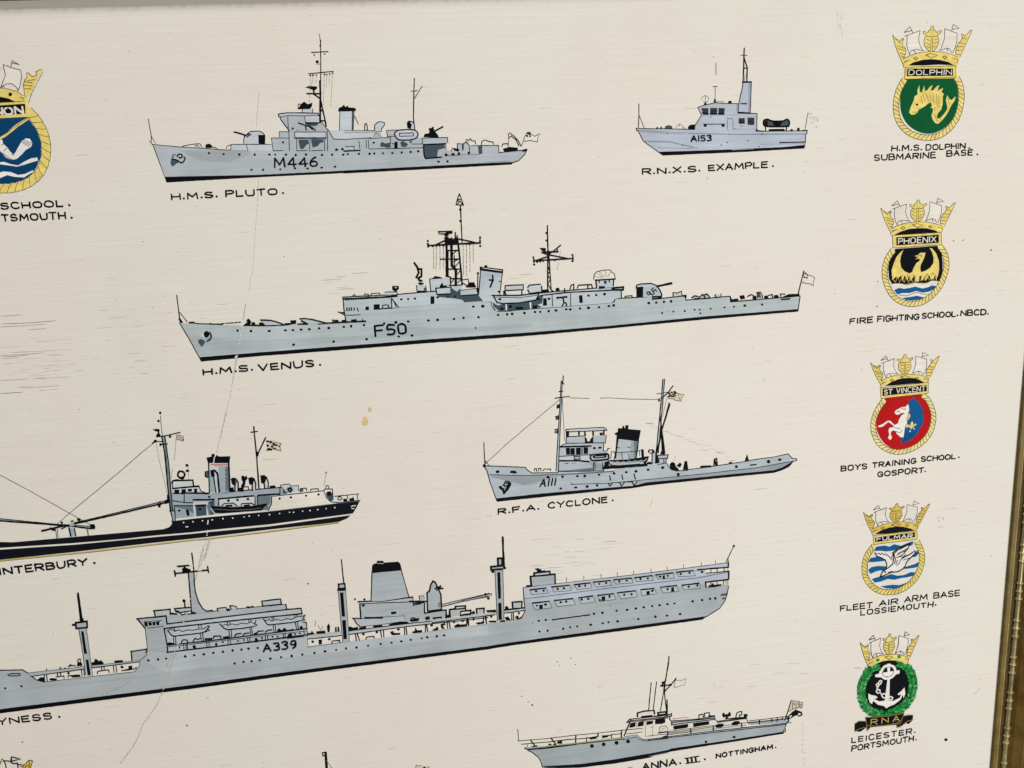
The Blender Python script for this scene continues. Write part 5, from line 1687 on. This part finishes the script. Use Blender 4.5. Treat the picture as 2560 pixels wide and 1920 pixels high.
def rope(pts, w, col='rope', n=38, skew=9.0, line='goldpen', closed=False):
    """twisted rope: a ribbon with scalloped edges and a line between every turn"""
    c = smooth(P(pts), closed, 10)
    # arc-length resample
    seg = [0.0]
    for a, b in zip(c, c[1:]):
        seg.append(seg[-1] + math.hypot(b[0] - a[0], b[1] - a[1]))
    tot = seg[-1]

    def pt(s):
        s = min(max(s, 0), tot)
        for i in range(len(seg) - 1):
            if seg[i + 1] >= s:
                k = (s - seg[i]) / max(seg[i + 1] - seg[i], 1e-6)
                x = c[i][0] + (c[i + 1][0] - c[i][0]) * k
                y = c[i][1] + (c[i + 1][1] - c[i][1]) * k
                l = seg[i + 1] - seg[i]
                return x, y, (c[i + 1][0] - c[i][0]) / l, (c[i + 1][1] - c[i][1]) / l
        return c[-1][0], c[-1][1], 1, 0
    outer, inner = [], []
    M = n * 5
    for i in range(M + 1):
        x, y, dx, dy = pt(tot * i / M)
        ph = (i % 5) / 5.0
        h = w / 2 * (0.90 + .13 * math.sin(3.1416 * ph))
        outer.append((x - dy * h, y + dx * h))
        ph = ((i + 2) % 5) / 5.0
        h = w / 2 * (0.92 + .08 * math.sin(3.1416 * ph))
        inner.append((x + dy * h, y - dx * h))
    z = lift()
    i0 = len(cur.v)
    for a, b in zip(outer, inner):
        cur.v.extend([at(*a, z), at(*b, z)])
    s = cur.slot(col)
    for i in range(M):
        j = i0 + 2 * i
        cur.f.append((j, j + 1, j + 3, j + 2))
        cur.m.append(s)
    for e_ in (outer, inner):
        ribbon(e_, 1.5, line)
    for i in range(1, n):
        x, y, dx, dy = pt(tot * i / n)
        h = w * .46
        a = (x - dy * h - dx * skew * .5, y + dx * h - dy * skew * .5)
        b = (x + dy * h + dx * skew * .5, y - dx * h + dy * skew * .5)
        mid = ((a[0] + b[0]) / 2 + dx * 1.5, (a[1] + b[1]) / 2 + dy * 1.5)
        ribbon([a, mid, b], 1.4, line)


def nameplate(outer, inner, arch):
    with sub('nameplate'):
        F('gold', outer)
        F('black', inner)
        if arch:
            F('black', arch)
        q = outer.split()
        L(1.4, ' '.join(q), 'goldpen', closed=True)


# --- submarine base badge
with part('painted_badge', "painted badge with gold sea beast on a green field"):
    V('DO')
    F('green', "690,670 1150,668 1185,740 1195,850 1185,970 1140,1080 1060,1170 950,1225 850,1228 750,1190 670,1120 620,1020 608,920 615,820 650,730", 1)
    with sub('rope_border'):
        rope("1180,665 1212,730 1226,800 1228,880 1212,980 1175,1080 1110,1170 1020,1240 920,1270 820,1265 720,1232 640,1168 590,1090 568,1000 570,900 592,800 625,730 655,680", 14.5)
    crown('DO', CROWN_REF)
    F('gold', "645,535 690,545 1150,540 1185,520 1190,670 640,680 650,600")
    nameplate("660,560 1165,545 1170,660 655,680", "680,572 1145,572 1145,645 676,650", "690,540 740,510 830,485 920,477 1010,485 1100,508 1152,538 1000,532 850,540")
    with sub('plate_lettering'):
        T("DOLPHIN", 696, 634, 1128, 632, 48, 2.4, 'letter')
    with sub('emblem', "gold sea beast with spiny back"):
        F('gold', "700,1020 705,985 725,940 745,895 755,850 785,835 783,790 803,738 805,800 825,820 850,745 862,800 885,790 905,760 938,738 915,795 945,790 975,755 1005,738 985,800 1015,780 1045,770 1025,808 1052,830 1040,850 1038,930 1025,985 990,1025 978,1060 988,1078 1012,1075 1050,1035 1080,990 1085,955 1070,890 1085,840 1105,880 1130,890 1172,850 1160,895 1125,945 1100,1000 1070,1050 1030,1100 990,1132 960,1120 935,1085 925,1045 940,1000 940,975 915,970 932,945 915,912 885,930 870,945 840,965 800,985 780,1020 750,1040 720,1038")
        D(2.6, "780,936")
        L(1.2, "840,830 860,900|870,820 895,900|905,810 925,890|940,820 955,940|975,830 985,960|1000,850 1005,960|820,850 835,930|960,960 960,1000|955,1030 985,1110|730,1010 770,1015|700,1000 715,985|1090,880 1110,940", 'goldpen')
        L(1.2, "880,850 1020,870|850,880 1010,910|800,900 900,905|950,940 1020,945", 'gold2')
with part('caption', "two line black caption under the green badge"):
    V('DO')
    T("H.M.S.", 524, 1405, 826, 1396, 52, 2.6)
    T("DOLPHIN", 870, 1396, 1265, 1378, 50, 2.6)
    T(".", 1300, 1382, 1312, 1381, 50, 2.6)
    T("SUBMARINE", 348, 1502, 965, 1472, 54, 2.6)
    T("BASE", 1080, 1458, 1340, 1446, 54, 2.6)
    T(".", 1384, 1447, 1396, 1446, 50, 2.8)
    D(1.6, "1325,1387")

# --- fire fighting school badge
with part('painted_badge', "painted badge with gold phoenix on black above blue waves"):
    V('PX')
    F('black', "640,655 1120,620 1170,700 1185,820 1180,930 1150,1020 1100,1060 600,1060 565,1000 555,880 575,780 605,700", 0)
    F('cream', "585,1055 690,1055 760,1065 860,1040 1000,1050 1060,1020 1145,1030 1120,1110 1040,1200 940,1240 800,1250 700,1200 620,1130")
    F('blue', "622,1130 680,1105 740,1115 800,1105 870,1090 950,1112 1020,1095 1060,1075 1110,1085 1085,1120 1020,1150 950,1160 880,1140 800,1165 720,1165 660,1180|720,1220 800,1210 890,1195 970,1215 920,1240 830,1250 760,1245")
    L(1.4, "680,1185 760,1195 830,1175 890,1155 950,1175 1000,1178|590,1058 690,1050 770,1068 870,1045 960,1052 1030,1030", 'pen', sm=1)
    with sub('rope_border'):
        rope("1150,625 1195,690 1222,770 1225,860 1208,940 1180,1020 1130,1110 1060,1190 960,1260 860,1288 760,1282 670,1245 600,1180 550,1090 522,1000 515,910 530,820 565,740 615,670", 13.8, 'rope')
    m_ = crown('PX', [(465, 190), (1325, 130), (585, 480), (1165, 455), (905, 90), (905, 418)])
    nameplate("605,500 1165,465 1172,610 610,645", "648,522 1138,492 1138,585 650,616", "625,495 700,455 800,425 900,416 1000,418 1090,440 1140,465 1000,472 800,485")
    with sub('plate_lettering'):
        T("PHOENIX", 672, 598, 1106, 572, 60, 2.9, 'letter')
    with sub('emblem', "gold phoenix rising from flames"):
        F('gold', "735,665 720,690 702,740 692,800 705,870 745,915 800,938 835,920 845,880 880,820 922,788 910,768 880,770 868,780 880,760 908,750 858,738 900,725 925,700 985,700 975,745 955,790 930,840 925,890 935,925 990,905 1040,870 1075,820 1080,760 1060,690 1032,645 1060,650 1110,710 1140,800 1142,900 1130,960 1105,1010 1100,950 1075,1000 1050,1010 1030,960 995,1015 975,1020 990,960 950,1020 930,1015 940,965 915,970 910,1032 860,1032 868,965 840,985 815,1030 800,970 775,1020 745,960 720,1030 700,965 660,1000 650,970 610,1010 598,960 595,900 620,820 650,750 690,700")
        L(1.4, "600,1000 640,1040 660,975 690,1040 710,980 740,1045 760,980 790,1040 810,985 840,1030|930,1020 960,960 980,1020 1010,950 1030,1020 1070,930 1080,1010 1120,950 1110,1020", 'gold2')
        L(1.4, "905,735 930,725 950,740 930,745|1050,960 1070,925 1085,960|990,970 1010,940 1020,970|780,960 790,990|840,950 860,990|720,960 700,1000", 'goldpen')
with part('caption', "one line black caption under the phoenix badge"):
    V('PX')
    T("FIRE", 116, 1520, 375, 1500, 57, 2.8)
    T("FIGHTING", 434, 1494, 910, 1464, 58, 2.8, gap=.3)
    T("SCHOOL", 948, 1456, 1330, 1432, 56, 2.8)
    T(".", 1348, 1428, 1360, 1427, 50, 2.8)
    T("NBCD", 1392, 1426, 1680, 1412, 58, 2.8)
    T(".", 1698, 1410, 1710, 1409, 50, 2.6)

# --- boys training school badge
with part('painted_badge', "painted badge with white horse and blue wing on red"):
    V('SV')
    F('red', "640,665 1010,628 1080,680 1130,790 1140,900 1110,1030 1050,1130 960,1200 850,1250 740,1262 640,1220 570,1150 520,1050 508,950 530,850 570,760", 1)
    with sub('rope_border'):
        rope("1045,640 1105,690 1150,785 1170,880 1160,970 1125,1070 1050,1165 960,1232 850,1278 740,1288 640,1262 560,1208 505,1130 478,1040 476,950 500,860 550,765 605,690", 12.6, 'rope_l')
    crown('SV', [(437, 295), (1222, 230), (560, 535), (1105, 485), (855, 115), (850, 438)])
    nameplate("555,550 1110,488 1108,615 565,675", "582,560 1090,515 1092,590 580,645", "608,530 680,485 770,450 850,438 940,438 1010,460 1065,492 900,505 750,520")
    with sub('plate_lettering'):
        T("ST", 602, 628, 692, 620, 52, 2.8, 'letter')
        T("VINCENT", 742, 612, 1072, 585, 54, 2.4, 'letter')
    with sub('emblem', "white rearing horse with dark blue wing and gold lily"):
        F('blue', "885,755 880,680 905,700 935,655 965,700 1005,710 1015,745 1045,790 1050,870 1055,930 1035,990 1000,1040 975,1100 940,1110 920,1150 880,1160 860,1180 830,1180 800,1200 790,1180 815,1120 830,1040 845,960 900,870")
        F('white', "720,835 735,810 765,795 800,775 850,768 870,740 885,755 890,800 880,830 865,900 865,960 845,980 835,1040 825,1120 790,1120 745,1080 735,1060 755,1055 700,1040 680,1060 675,1090 690,1110 685,1140 665,1150 645,1125 660,1095 650,1040 665,1010 700,1005 715,1000 700,980 650,945 580,1000 535,1005 530,990 580,970 640,930 670,930 720,980 760,960 770,920 800,870 840,840 800,840 770,860 740,860")
        F('ochre', "870,850 895,845 905,880 880,920 850,925 860,890")
        F('gold', "910,950 925,935 935,955 940,980 965,960 972,980 955,990 935,990 945,1010 925,1010 915,1030 900,1015 890,1000 860,1010 845,990 855,970 880,975 900,985")
        L(1.5, "740,830 770,815 775,840|720,1010 790,1025|735,1058 790,1065 810,1035|800,790 840,800 845,785|640,945 660,960 700,1005", 'pen')
        L(1.8, "820,1190 850,1080|850,1180 880,1080|880,1160 910,1070|920,1130 945,1060|840,1150 850,1100|900,1120 915,1080", 'navy')
        D(2, "945,1022 900,1050", 'white')
with part('caption', "two line black caption under the red horse badge"):
    V('SV')
    T("BOYS", 106, 1510, 400, 1480, 58, 2.7)
    T("TRAINING", 466, 1472, 965, 1418, 55, 2.7, gap=.4)
    T("SCHOOL", 1028, 1400, 1420, 1366, 52, 2.7)
    T(".", 1455, 1358, 1467, 1357, 50, 2.7)
    T("GOSPORT", 526, 1576, 1055, 1524, 56, 2.7)
    T(".", 1068, 1520, 1080, 1519, 50, 2.3)

# --- air base badge
with part('painted_badge', "painted badge with white seabird diving over blue waves"):
    V('FU')
    F('cream', "540,690 1000,655 1060,740 1075,850 1060,950 1010,1050 920,1160 820,1220 700,1240 590,1210 500,1130 450,1030 435,930 450,830 490,750", 1)
    F('blue', "545,715 640,700 700,715 760,685 840,705 960,655 995,650 985,690 930,720 870,730 800,745 740,765 660,775 590,765 520,770 515,745|440,905 470,855 540,840 620,850 680,830 730,825 790,800 880,850 1000,790 1055,755 1062,800 1020,840 930,850 840,890 760,890 700,910 640,890 560,900 500,905|440,1000 480,965 560,950 640,955 720,960 800,930 900,960 1000,930 1065,900 1062,960 1000,975 920,985 850,990 760,1010 660,1020 590,1005 530,1020 470,1050|485,1110 560,1085 650,1075 720,1050 800,1070 880,1060 960,1025 1035,1030 1000,1070 920,1090 840,1100 760,1120 680,1110 600,1140 520,1155|590,1200 660,1190 740,1180 820,1185 910,1155 860,1200 760,1230 660,1225", 0)
    with sub('rope_border'):
        rope("1035,650 1085,760 1100,850 1085,950 1045,1050 985,1135 890,1215 790,1258 680,1272 580,1255 500,1208 440,1140 405,1060 398,970 410,880 450,790 515,705", 14.0, 'gold')
    crown('FU', [(375, 322), (1190, 208), (490, 548), (1025, 510), (795, 168), (795, 472)], bodycol='gold2')
    nameplate("500,580 1035,520 1040,625 508,690", "528,602 1012,540 1012,600 525,662", "520,565 600,515 700,482 800,470 880,475 960,495 1000,518 850,535 680,555")
    with sub('plate_lettering'):
        T("FULMAR", 548, 645, 980, 602, 44, 2.3, 'letter')
    with sub('emblem', "white diving seabird with black outline"):
        F('white', "585,1085 610,1030 640,1010 670,985 665,930 650,880 600,850 545,830 515,785 600,790 700,810 740,840 740,780 800,740 900,700 950,680 930,740 870,800 850,860 920,820 1015,765 1010,800 960,850 910,900 890,960 850,1000 780,1022 700,1035 640,1065")
        L(2.6, "585,1085 610,1030 640,1005 700,965 740,930|585,1085 640,1065 720,1030 800,1020 860,990 895,950 910,900 960,850|740,930 750,860 740,790 800,740 900,700 948,678|948,678 925,740 880,790|760,920 775,880 755,800 800,760 935,690|520,790 545,830 600,850 650,880 670,930 665,985|850,860 940,815 1015,765 1010,800 960,850|690,1030 740,1018")
        L(1.8, "800,800 925,735|790,820 905,760|800,850 880,800|780,850 860,830|820,910 850,860 900,810|540,795 560,810 575,795 590,815 610,795 630,820 650,800 665,825 680,810 690,840|700,830 715,870|720,840 735,880|800,880 780,930|820,920 790,945|870,880 960,850|700,960 720,940")
        D(2, "650,1025")
with part('caption', "two line black caption under the seabird badge"):
    V('FU')
    T("FLEET", 102, 1502, 490, 1456, 60, 2.5)
    T("AIR", 578, 1440, 800, 1412, 62, 2.5)
    T("ARM", 885, 1396, 1160, 1362, 64, 2.5)
    T("BASE", 1242, 1346, 1556, 1310, 64, 2.5)
    T("LOSSIEMOUTH", 352, 1552, 1232, 1448, 58, 2.5, gap=.38)
    T(".", 1258, 1434, 1270, 1433, 50, 2.8)

# --- association badge with wreath
with part('painted_badge', "painted badge with white anchor in green wreath above a scroll lettered RNA"):
    V('RN')
    F('black', "440,470 560,420 660,405 760,415 850,450 920,560 940,700 920,850 840,970 720,1040 600,1060 480,1010 390,920 340,780 350,640 390,540", 1)
    with sub('wreath'):
        c = smooth(P("790,455 850,490 905,560 930,650 930,740 905,840 850,920 770,985 690,1025 620,1040"), False, 6)
        c2 = smooth(P("510,490 440,530 385,610 350,700 340,790 355,880 400,960 470,1015 550,1040 620,1045"), False, 6)
        for w_, cc in ((1, c), (-1, c2)):
            for i in range(0, len(cc) - 2, 1):
                x, y = cc[i]
                dx, dy = cc[i][0] - cc[i + 2][0], cc[i][1] - cc[i + 2][1]
                l = math.hypot(dx, dy)
                dx, dy = dx / l, dy / l
                for sgn in (-1, 1, 0):
                    a_ = sgn * rng.uniform(.45, .8)
                    ux, uy = dx * math.cos(a_) - dy * math.sin(a_), dx * math.sin(a_) + dy * math.cos(a_)
                    ln_, wd = rng.uniform(11.5, 15.0), rng.uniform(2.6, 3.8)
                    bx, by = x - uy * 0 + (-dy) * sgn * 3.4, y + dx * sgn * 3.4
                    tip = (bx + ux * ln_, by + uy * ln_)
                    l1 = (bx + ux * ln_ * .45 - uy * wd, by + uy * ln_ * .45 + ux * wd)
                    l2 = (bx + ux * ln_ * .45 + uy * wd, by + uy * ln_ * .45 - ux * wd)
                    add_face(cur, [(bx, by), l1, tip, l2], rng.choice(['leaf', 'leaf', 'leaf_d', 'leaf', 'leaf_l']), lift())
                    if rng.random() < .7:
                        ribbon([(bx, by), (bx + ux * ln_ * .9, by + uy * ln_ * .9)], .9, rng.choice(['leaf_d', 'leaf_d', 'leaf_l']))
        F('leaf', "560,1060 610,1035 620,1000 640,1030 700,1045 640,1060 610,1085")
    crown('RN', [(315, 222), (1003, 145), (420, 485), (860, 445), (672, 105), (665, 412)], jewel='leaf')
    with sub('emblem', "white anchor with chain"):
        F('white', "635,460 672,455 668,540 662,820 650,880 700,890 780,850 800,810 770,820 755,808 800,770 835,730 845,800 825,855 815,815 790,870 720,925 660,950 625,972 600,945 530,930 475,885 462,920 440,910 420,860 418,800 455,820 500,825 528,845 505,860 480,860 540,890 600,885 615,860 615,820 640,630 640,560")
        F('white', "495,585 560,565 780,530 778,570 700,590 560,615 500,612")
        L(7, "575,540 600,500 650,482 700,490 725,530 715,580 670,620 610,625 570,590 562,560", 'white', closed=True, sm=1)
        L(1.4, "585,545 605,510 650,495 695,502 712,535 700,575 665,605 615,610 582,580", 'pen', closed=True, sm=1)
        F('white', "590,560 700,548 690,585 640,600 600,590")
        L(3, "560,650 540,665 535,700 560,690 575,655|530,680 510,700 520,730 540,710|530,720 520,750 540,760|520,755 510,780 530,800 555,785 550,760 530,755|570,820 590,850 620,850 625,820 600,800 575,815|650,850 660,870 690,875 700,850 680,835 655,845|560,800 580,810|625,835 650,845", 'white')
    with sub('scroll', "black scroll with gold edges"):
        F('black', "385,1075 440,1070 700,1045 830,1018 830,1060 935,1050 930,1110 880,1155 860,1140 800,1170 745,1195 740,1160 440,1190 400,1235 400,1190 330,1240 260,1235 262,1150 330,1115 395,1125")
        L(1.3, "385,1075 395,1120 400,1165 450,1178 640,1165 740,1140 800,1115 832,1018|385,1075 480,1075 620,1062 760,1042 832,1018|262,1150 310,1120 390,1118|400,1165 395,1195 360,1195 300,1215 262,1238|400,1180 415,1225 440,1195 445,1180|830,1060 880,1048 935,1050|930,1105 880,1115 840,1140 790,1190 750,1190 745,1160 800,1135", 'scrolledge')
        T("RNA", 450, 1160, 776, 1116, 60, 2.2, 'scrollgold', gap=.7)
with part('caption', "two line black caption under the anchor badge"):
    V('RN')
    T("LEICESTER", 228, 1368, 915, 1262, 56, 2.5, gap=.45)
    T(".", 948, 1254, 960, 1252, 50, 2.4)
    T("PORTSMOUTH", 228, 1464, 938, 1346, 56, 2.5, gap=.34)
    T(".", 964, 1340, 976, 1338, 50, 2.2)
    L(1.2, "215,1472 235,1455")

# --- badge cut by the left edge
with part('painted_badge', "painted badge with crossed arm and white waves on dark blue"):
    V('VE')
    F('navy', "-150,648 215,640 240,660 300,740 340,850 340,960 300,1060 240,1140 150,1185 20,1192 -100,1180 -220,1080 -260,900 -220,740")
    F('white', "-40,1020 30,1010 90,1030 150,1040 200,1010 260,980 310,975 315,1000 260,1015 200,1035 140,1050 70,1040 0,1030 -40,1040|-40,1110 30,1090 90,1095 150,1120 210,1110 270,1080 280,1090 230,1120 200,1140 120,1135 60,1120 0,1145 -40,1150")
    with sub('emblem', "white bent arm and gold rod"):
        L(7, "-20,825 60,780 140,710 232,655", 'rope')
        L(1.5, "-20,815 60,768 225,650|20,825 140,730 235,665", 'goldpen')
        F('white', "-20,815 20,830 25,860 60,890 80,920 110,950 130,930 150,890 180,840 215,815 250,820 268,860 255,890 215,910 180,950 140,985 100,995 50,975 10,930 -20,900")
        L(1.5, "100,945 112,960 120,925|180,850 240,880|190,840 255,870|200,828 262,858|10,870 40,860|30,920 60,895|20,935 60,970 105,995|240,880 250,905 270,880", 'pen')
    with sub('rope_border'):
        rope("232,590 300,665 355,765 381,870 378,965 350,1060 298,1135 220,1190 120,1222 20,1230 -100,1215 -210,1150", 24, 'gold', n=19, skew=13)
    with sub('naval_crown'):
        F('cream', "25,205 170,245 178,300 155,420 90,365 10,385 40,290")
        L(2, "25,205 45,290 10,385|25,205 80,225 170,250|170,250 180,300 165,380 150,420|15,385 50,365 95,362 130,385 150,415|-10,395 40,388", 'pen')
        L(2, "90,222 102,172 160,205 100,190", 'pen')
        F('gold', "-30,400 60,405 140,425 195,460 205,505 130,512 80,490 0,470 -40,470")
        L(1.6, "0,400 60,405 140,425 195,462|165,475 205,485|185,500 200,480", 'goldpen')
        D(4.5, "85,450", 'ink')
        F('gold', "350,248 330,245 300,262 308,290 265,305 240,275 220,275 225,310 205,330 195,370 200,430 210,480 240,470 270,410 310,320")
        L(1.8, "350,248 330,245 295,265 308,290 265,305 240,275 220,272 225,310 205,330 195,370 200,430 210,480|200,345 270,355|198,375 265,380|200,405 255,405|225,335 290,330", 'goldpen')
        L(2.4, "355,265 310,350 260,450 230,540", 'pencil', dash=(2, 3))
        F('black', "-40,470 0,470 70,485 130,512 60,514 -40,518")
        D(4, "0,235", 'gold')
    with sub('nameplate'):
        F('gold', "200,480 225,470 245,570 242,610 205,600")
        F('gold', "-40,525 210,508 240,560 232,640 -40,650")
        F('black', "-40,545 208,528 212,612 -40,625")
        L(1.6, "-40,522 210,508|-40,652 225,640", 'goldpen')
        T("VERNON", -280, 630, 192, 610, 56, 5.2, 'letter', gap=.3)
with part('caption', "two line black caption at left under the dark blue badge"):
    V('VE')
    T("SCHOOL", 10, 1402, 525, 1380, 48, 3.4)
    T(".", 570, 1377, 580, 1376, 50, 3.6)
    T("PORTSMOUTH", -212, 1512, 545, 1482, 52, 3.4, gap=.36)
    T(".", 588, 1481, 600, 1480, 50, 3.6)

# --- crown of the badge cut by the lower left corner
with part('painted_badge', "corner of a gold naval crown above the lower edge"):
    V('BL')
    F('gold2', "-100,900 0,760 60,800 40,880 -20,960 -100,1300|905,950 980,930 1080,980 1200,900 1230,840 1330,750 1450,750 1500,790 1440,1000 1400,1300 950,1300 1000,1080 930,1020")
    L(3.4, "75,710 190,775 420,790|475,845 525,600 940,690 560,790|525,620 550,880 650,910 780,880 880,960|180,785 250,920 290,1150|800,920 850,1150", 'pen')
    L(2.4, "905,950 980,940 1070,990 1210,900 1240,830 1340,755 1470,755 1500,790 1440,1000 1410,1150|1340,800 1350,960 1330,1150|930,1010 1050,1080 1080,1000|1150,1150 1180,1020 1300,980|0,790 60,800 40,870 -20,930", 'goldpen')
TOP['cap'] = 0
# ------------------------------------------------------------------ wear of the paint film
TOP['z'] = LIFT + 165e-6
for q, lb in (("@O 796,880 802,881 803,886 799,889 795,886", "small round ochre drip"),
              ("@O 786,902 791,900 796,908 794,916 786,919 781,914", "larger ochre drip below the round one")):
    TOP['z'] = LIFT + 165e-6
    with part('stain', lb):
        F('ochre', q)
TOP['z'], TOP['base'], TOP['cap'] = LIFT + 205e-6, LIFT + 205e-6, LIFT + 260e-6
with part('crease', "worn crease running down through the ships at left"):
    V('V1')
    L(1.28, "890,0 865,120 850,200", 'scuff3', dash=(4, 5))
    L(1.76, "815,350 800,450 790,520", 'scuff2', dash=(5, 3))
    L(2.08, "770,600 755,700 735,840", 'cream', dash=(3, 6))
    L(3.60, "720,925 700,945", 'cream')
    L(2.40, "718,930 705,1000 690,1100 675,1200", 'scuff3', dash=(5, 4))
    L(1.28, "725,940 712,1010 695,1085", 'scuff2', dash=(3, 5))
    L(1.44, "675,1200 640,1400 610,1500 580,1650", 'scuff3', dash=(5, 6))
    V('P1')
    L(1.20, "1085,640 1075,760 1065,880 1060,960", 'scuff3', dash=(3, 3))
    L(1.28, "1068,1000 1070,1100 1072,1250 1075,1420", 'cream', dash=(2, 8))
    L(1.20, "1080,1460 1078,1560 1075,1659", 'scuff3', dash=(4, 3))
    V('N')
    L(1.04, "645,500 640,560 632,680", 'scuff3', dash=(5, 6))
    V('W2')
    L(2.40, "760,40 735,150 700,300 665,450", 'pink', dash=(9, 6))
    L(1.28, "765,60 740,160 710,300", 'scuff3', dash=(4, 8))
    L(2.56, "640,500 628,570", 'cream', dash=(4, 3))
    L(2.72, "575,1150 570,1190|568,1255 562,1305", 'cream', dash=(7, 4))
    L(3.20, "590,1340 575,1420 530,1520 490,1620", 'pink', dash=(6, 5))
    L(1.28, "555,1350 545,1420 520,1480 480,1600|600,1345 575,1440 540,1560", 'scuff2', dash=(4, 6))
    V('L2')
    L(2.08, "840,20 800,160 780,260 750,390", 'scuff3', dash=(6, 4))
    L(1.44, "830,60 800,170|880,10 850,160|760,340 745,400", 'scuff2', dash=(5, 5))
    L(2.40, "690,600 640,800 600,900 560,1050 530,1140", 'scuff3', dash=(3, 9))
    L(2.08, "560,1100 520,1160 500,1270 420,1480 380,1659", 'scuff3', dash=(4, 5))
    L(0.96, "530,1210 480,1330 430,1520|480,1220 400,1420", 'scuff2', dash=(3, 5))
    V('L1')
    L(1.76, "1370,1020 1340,1100 1280,1200 1210,1290 1170,1400 1110,1500 1020,1620", 'scuff3', dash=(6, 3))
    L(1.20, "1340,1110 1230,1260|1165,1410 1120,1490", 'scuff3', dash=(5, 4))
    L(1.12, "860,1050 960,1000 1025,968 1120,910", 'scuff3', dash=(8, 4))
TOP['z'], TOP['base'], TOP['cap'] = 4e-6, 4e-6, 3.6e-5
with part('scuff_marks', "grey scuffs where the paint is rubbed along the brush lines"):
    V('O')
    # rubbed patch left of the black ship
    for i in range(46):
        y = rng.gauss(790, 34)
        x = abs(rng.gauss(0, 75))
        ln_ = rng.uniform(6, 46)
        L(rng.uniform(.6, 1.3), "%.1f,%.1f %.1f,%.1f" % (x, y, x + ln_, y - ln_ * .055), rng.choice(['scuff2', 'scuff3', 'scuff3']), taper=True)
    for x, y, ln_ in ((0, 683, 46), (2, 700, 120), (0, 706, 100), (60, 712, 40), (0, 768, 95), (0, 771, 60), (20, 762, 110), (0, 775, 40), (0, 822, 60), (70, 818, 80), (40, 838, 90), (0, 850, 50)):
        L(rng.uniform(.9, 1.7), "%.1f,%.1f %.1f,%.1f" % (x, y, x + ln_ * .5, y - ln_ * .02) + " %.1f,%.1f" % (x + ln_, y - ln_ * .06), rng.choice(['scuff', 'scuff2']), taper=True)
    # scuff right of the tug's funnel
    V('C2')
    for x, y in ((330, 570), (345, 590), (380, 610), (500, 655), (540, 672), (580, 690), (640, 710), (680, 718), (740, 745), (790, 770), (830, 785), (870, 800), (930, 810), (980, 815), (940, 865), (1030, 855), (1080, 885), (1120, 895), (1180, 935), (1240, 980)):
        ln_ = rng.uniform(30, 95)
        L(rng.uniform(1.2, 2.8), "%d,%d %d,%d" % (x - ln_ / 2, y - 4, x + ln_ / 2, y + 4), rng.choice(['scuff3', 'scuff2']), taper=True)
    L(1.8, "365,1390 335,1490", 'ochre', dash=(6, 3))
    L(1.6, "615,930 600,985", 'scuff2', dash=(3, 4))
    # scattered short worn strokes, following the brush
    for i in range(560):
        x, y = rng.uniform(0, 2500), rng.uniform(60, 1920)
        ln_ = rng.uniform(4, 22) * (1.7 if rng.random() < .12 else 1)
        s = 0.022 + 0.0000785 * y / 1.157
        V('N')
        L(rng.uniform(.5, 1.0), "%.1f,%.1f %.1f,%.1f" % (x, y, x + ln_, y - ln_ * s), rng.choice(['scuff3', 'scuff3', 'scuff3', 'scuff2']), taper=True)
    for cx, cy, nn, sx, sy in ((1400, 1450, 26, 60, 40), (1450, 1380, 20, 60, 30), (1330, 800, 16, 60, 60), (1150, 740, 14, 50, 40), (330, 850, 18, 80, 60), (830, 700, 8, 20, 20), (1900, 1690, 8, 60, 20), (640, 1090, 10, 60, 40)):
        for k in range(nn):
            x, y = rng.gauss(cx, sx), rng.gauss(cy, sy)
            ln_ = rng.uniform(8, 44)
            L(rng.uniform(.8, 1.5), "%.1f,%.1f %.1f,%.1f" % (x, y, x + ln_, y - ln_ * .07), rng.choice(['scuff3', 'scuff3', 'scuff2']), taper=True)
    # scratches near the top edge
    L(1.3, "2093,30 2095,52|2103,38 2104,50|2100,60 2106,90|2096,60 2098,72", 'scuff2', dash=(4, 3))
    L(2, "@FU 1300,350 1305,410|@FU 1350,360 1360,400|@FU 1305,470 1350,475", 'scuff2', dash=(4, 4))
    L(2.4, "@RN 1645,805 1700,750|@RN 1690,650 1700,635|@RN 250,505 340,510", 'scuff2', taper=True)
    L(1.4, "@A2 1945,750 1945,980|@A2 1935,1000 1945,1115 1975,1115|@A2 1960,1180 1960,1300", 'scuff2', dash=(5, 7))
    F('cream', "@PX 2040,900 2070,880 2110,890 2120,960 2090,1040 2050,1060 2030,1020 2060,980|@PX 2080,850 2110,840 2118,870 2095,880")
TOP['z'], TOP['base'], TOP['cap'] = 4e-6, 4e-6, 3.6e-5
with part('specks', "dark fly specks scattered over the cream paint"):
    V('N')
    for i in range(110):
        D(rng.uniform(.5, 1.5), "%.1f,%.1f" % (rng.uniform(0, 2480), rng.uniform(30, 1915)), rng.choice(['scuff', 'scuff', 'pen', 'scuff2']))
    D(3.6, "@RN 1312,1333", 'ink')
    D(2.6, "@A1 335,790", 'pen')
    D(1.8, "@A1 280,740 870,140 715,240 1270,552 190,668 680,188 935,230", 'scuff')
    D(2.6, "@L2 1990,440", 'scuff')
    D(2.4, "@PX 1740,670", 'scuff')
    D(2, "@PX 1420,555 1310,560 425,1318 435,1030", 'scuff')
    D(2.2, "@L1 1582,1300 190,1440", 'pen')
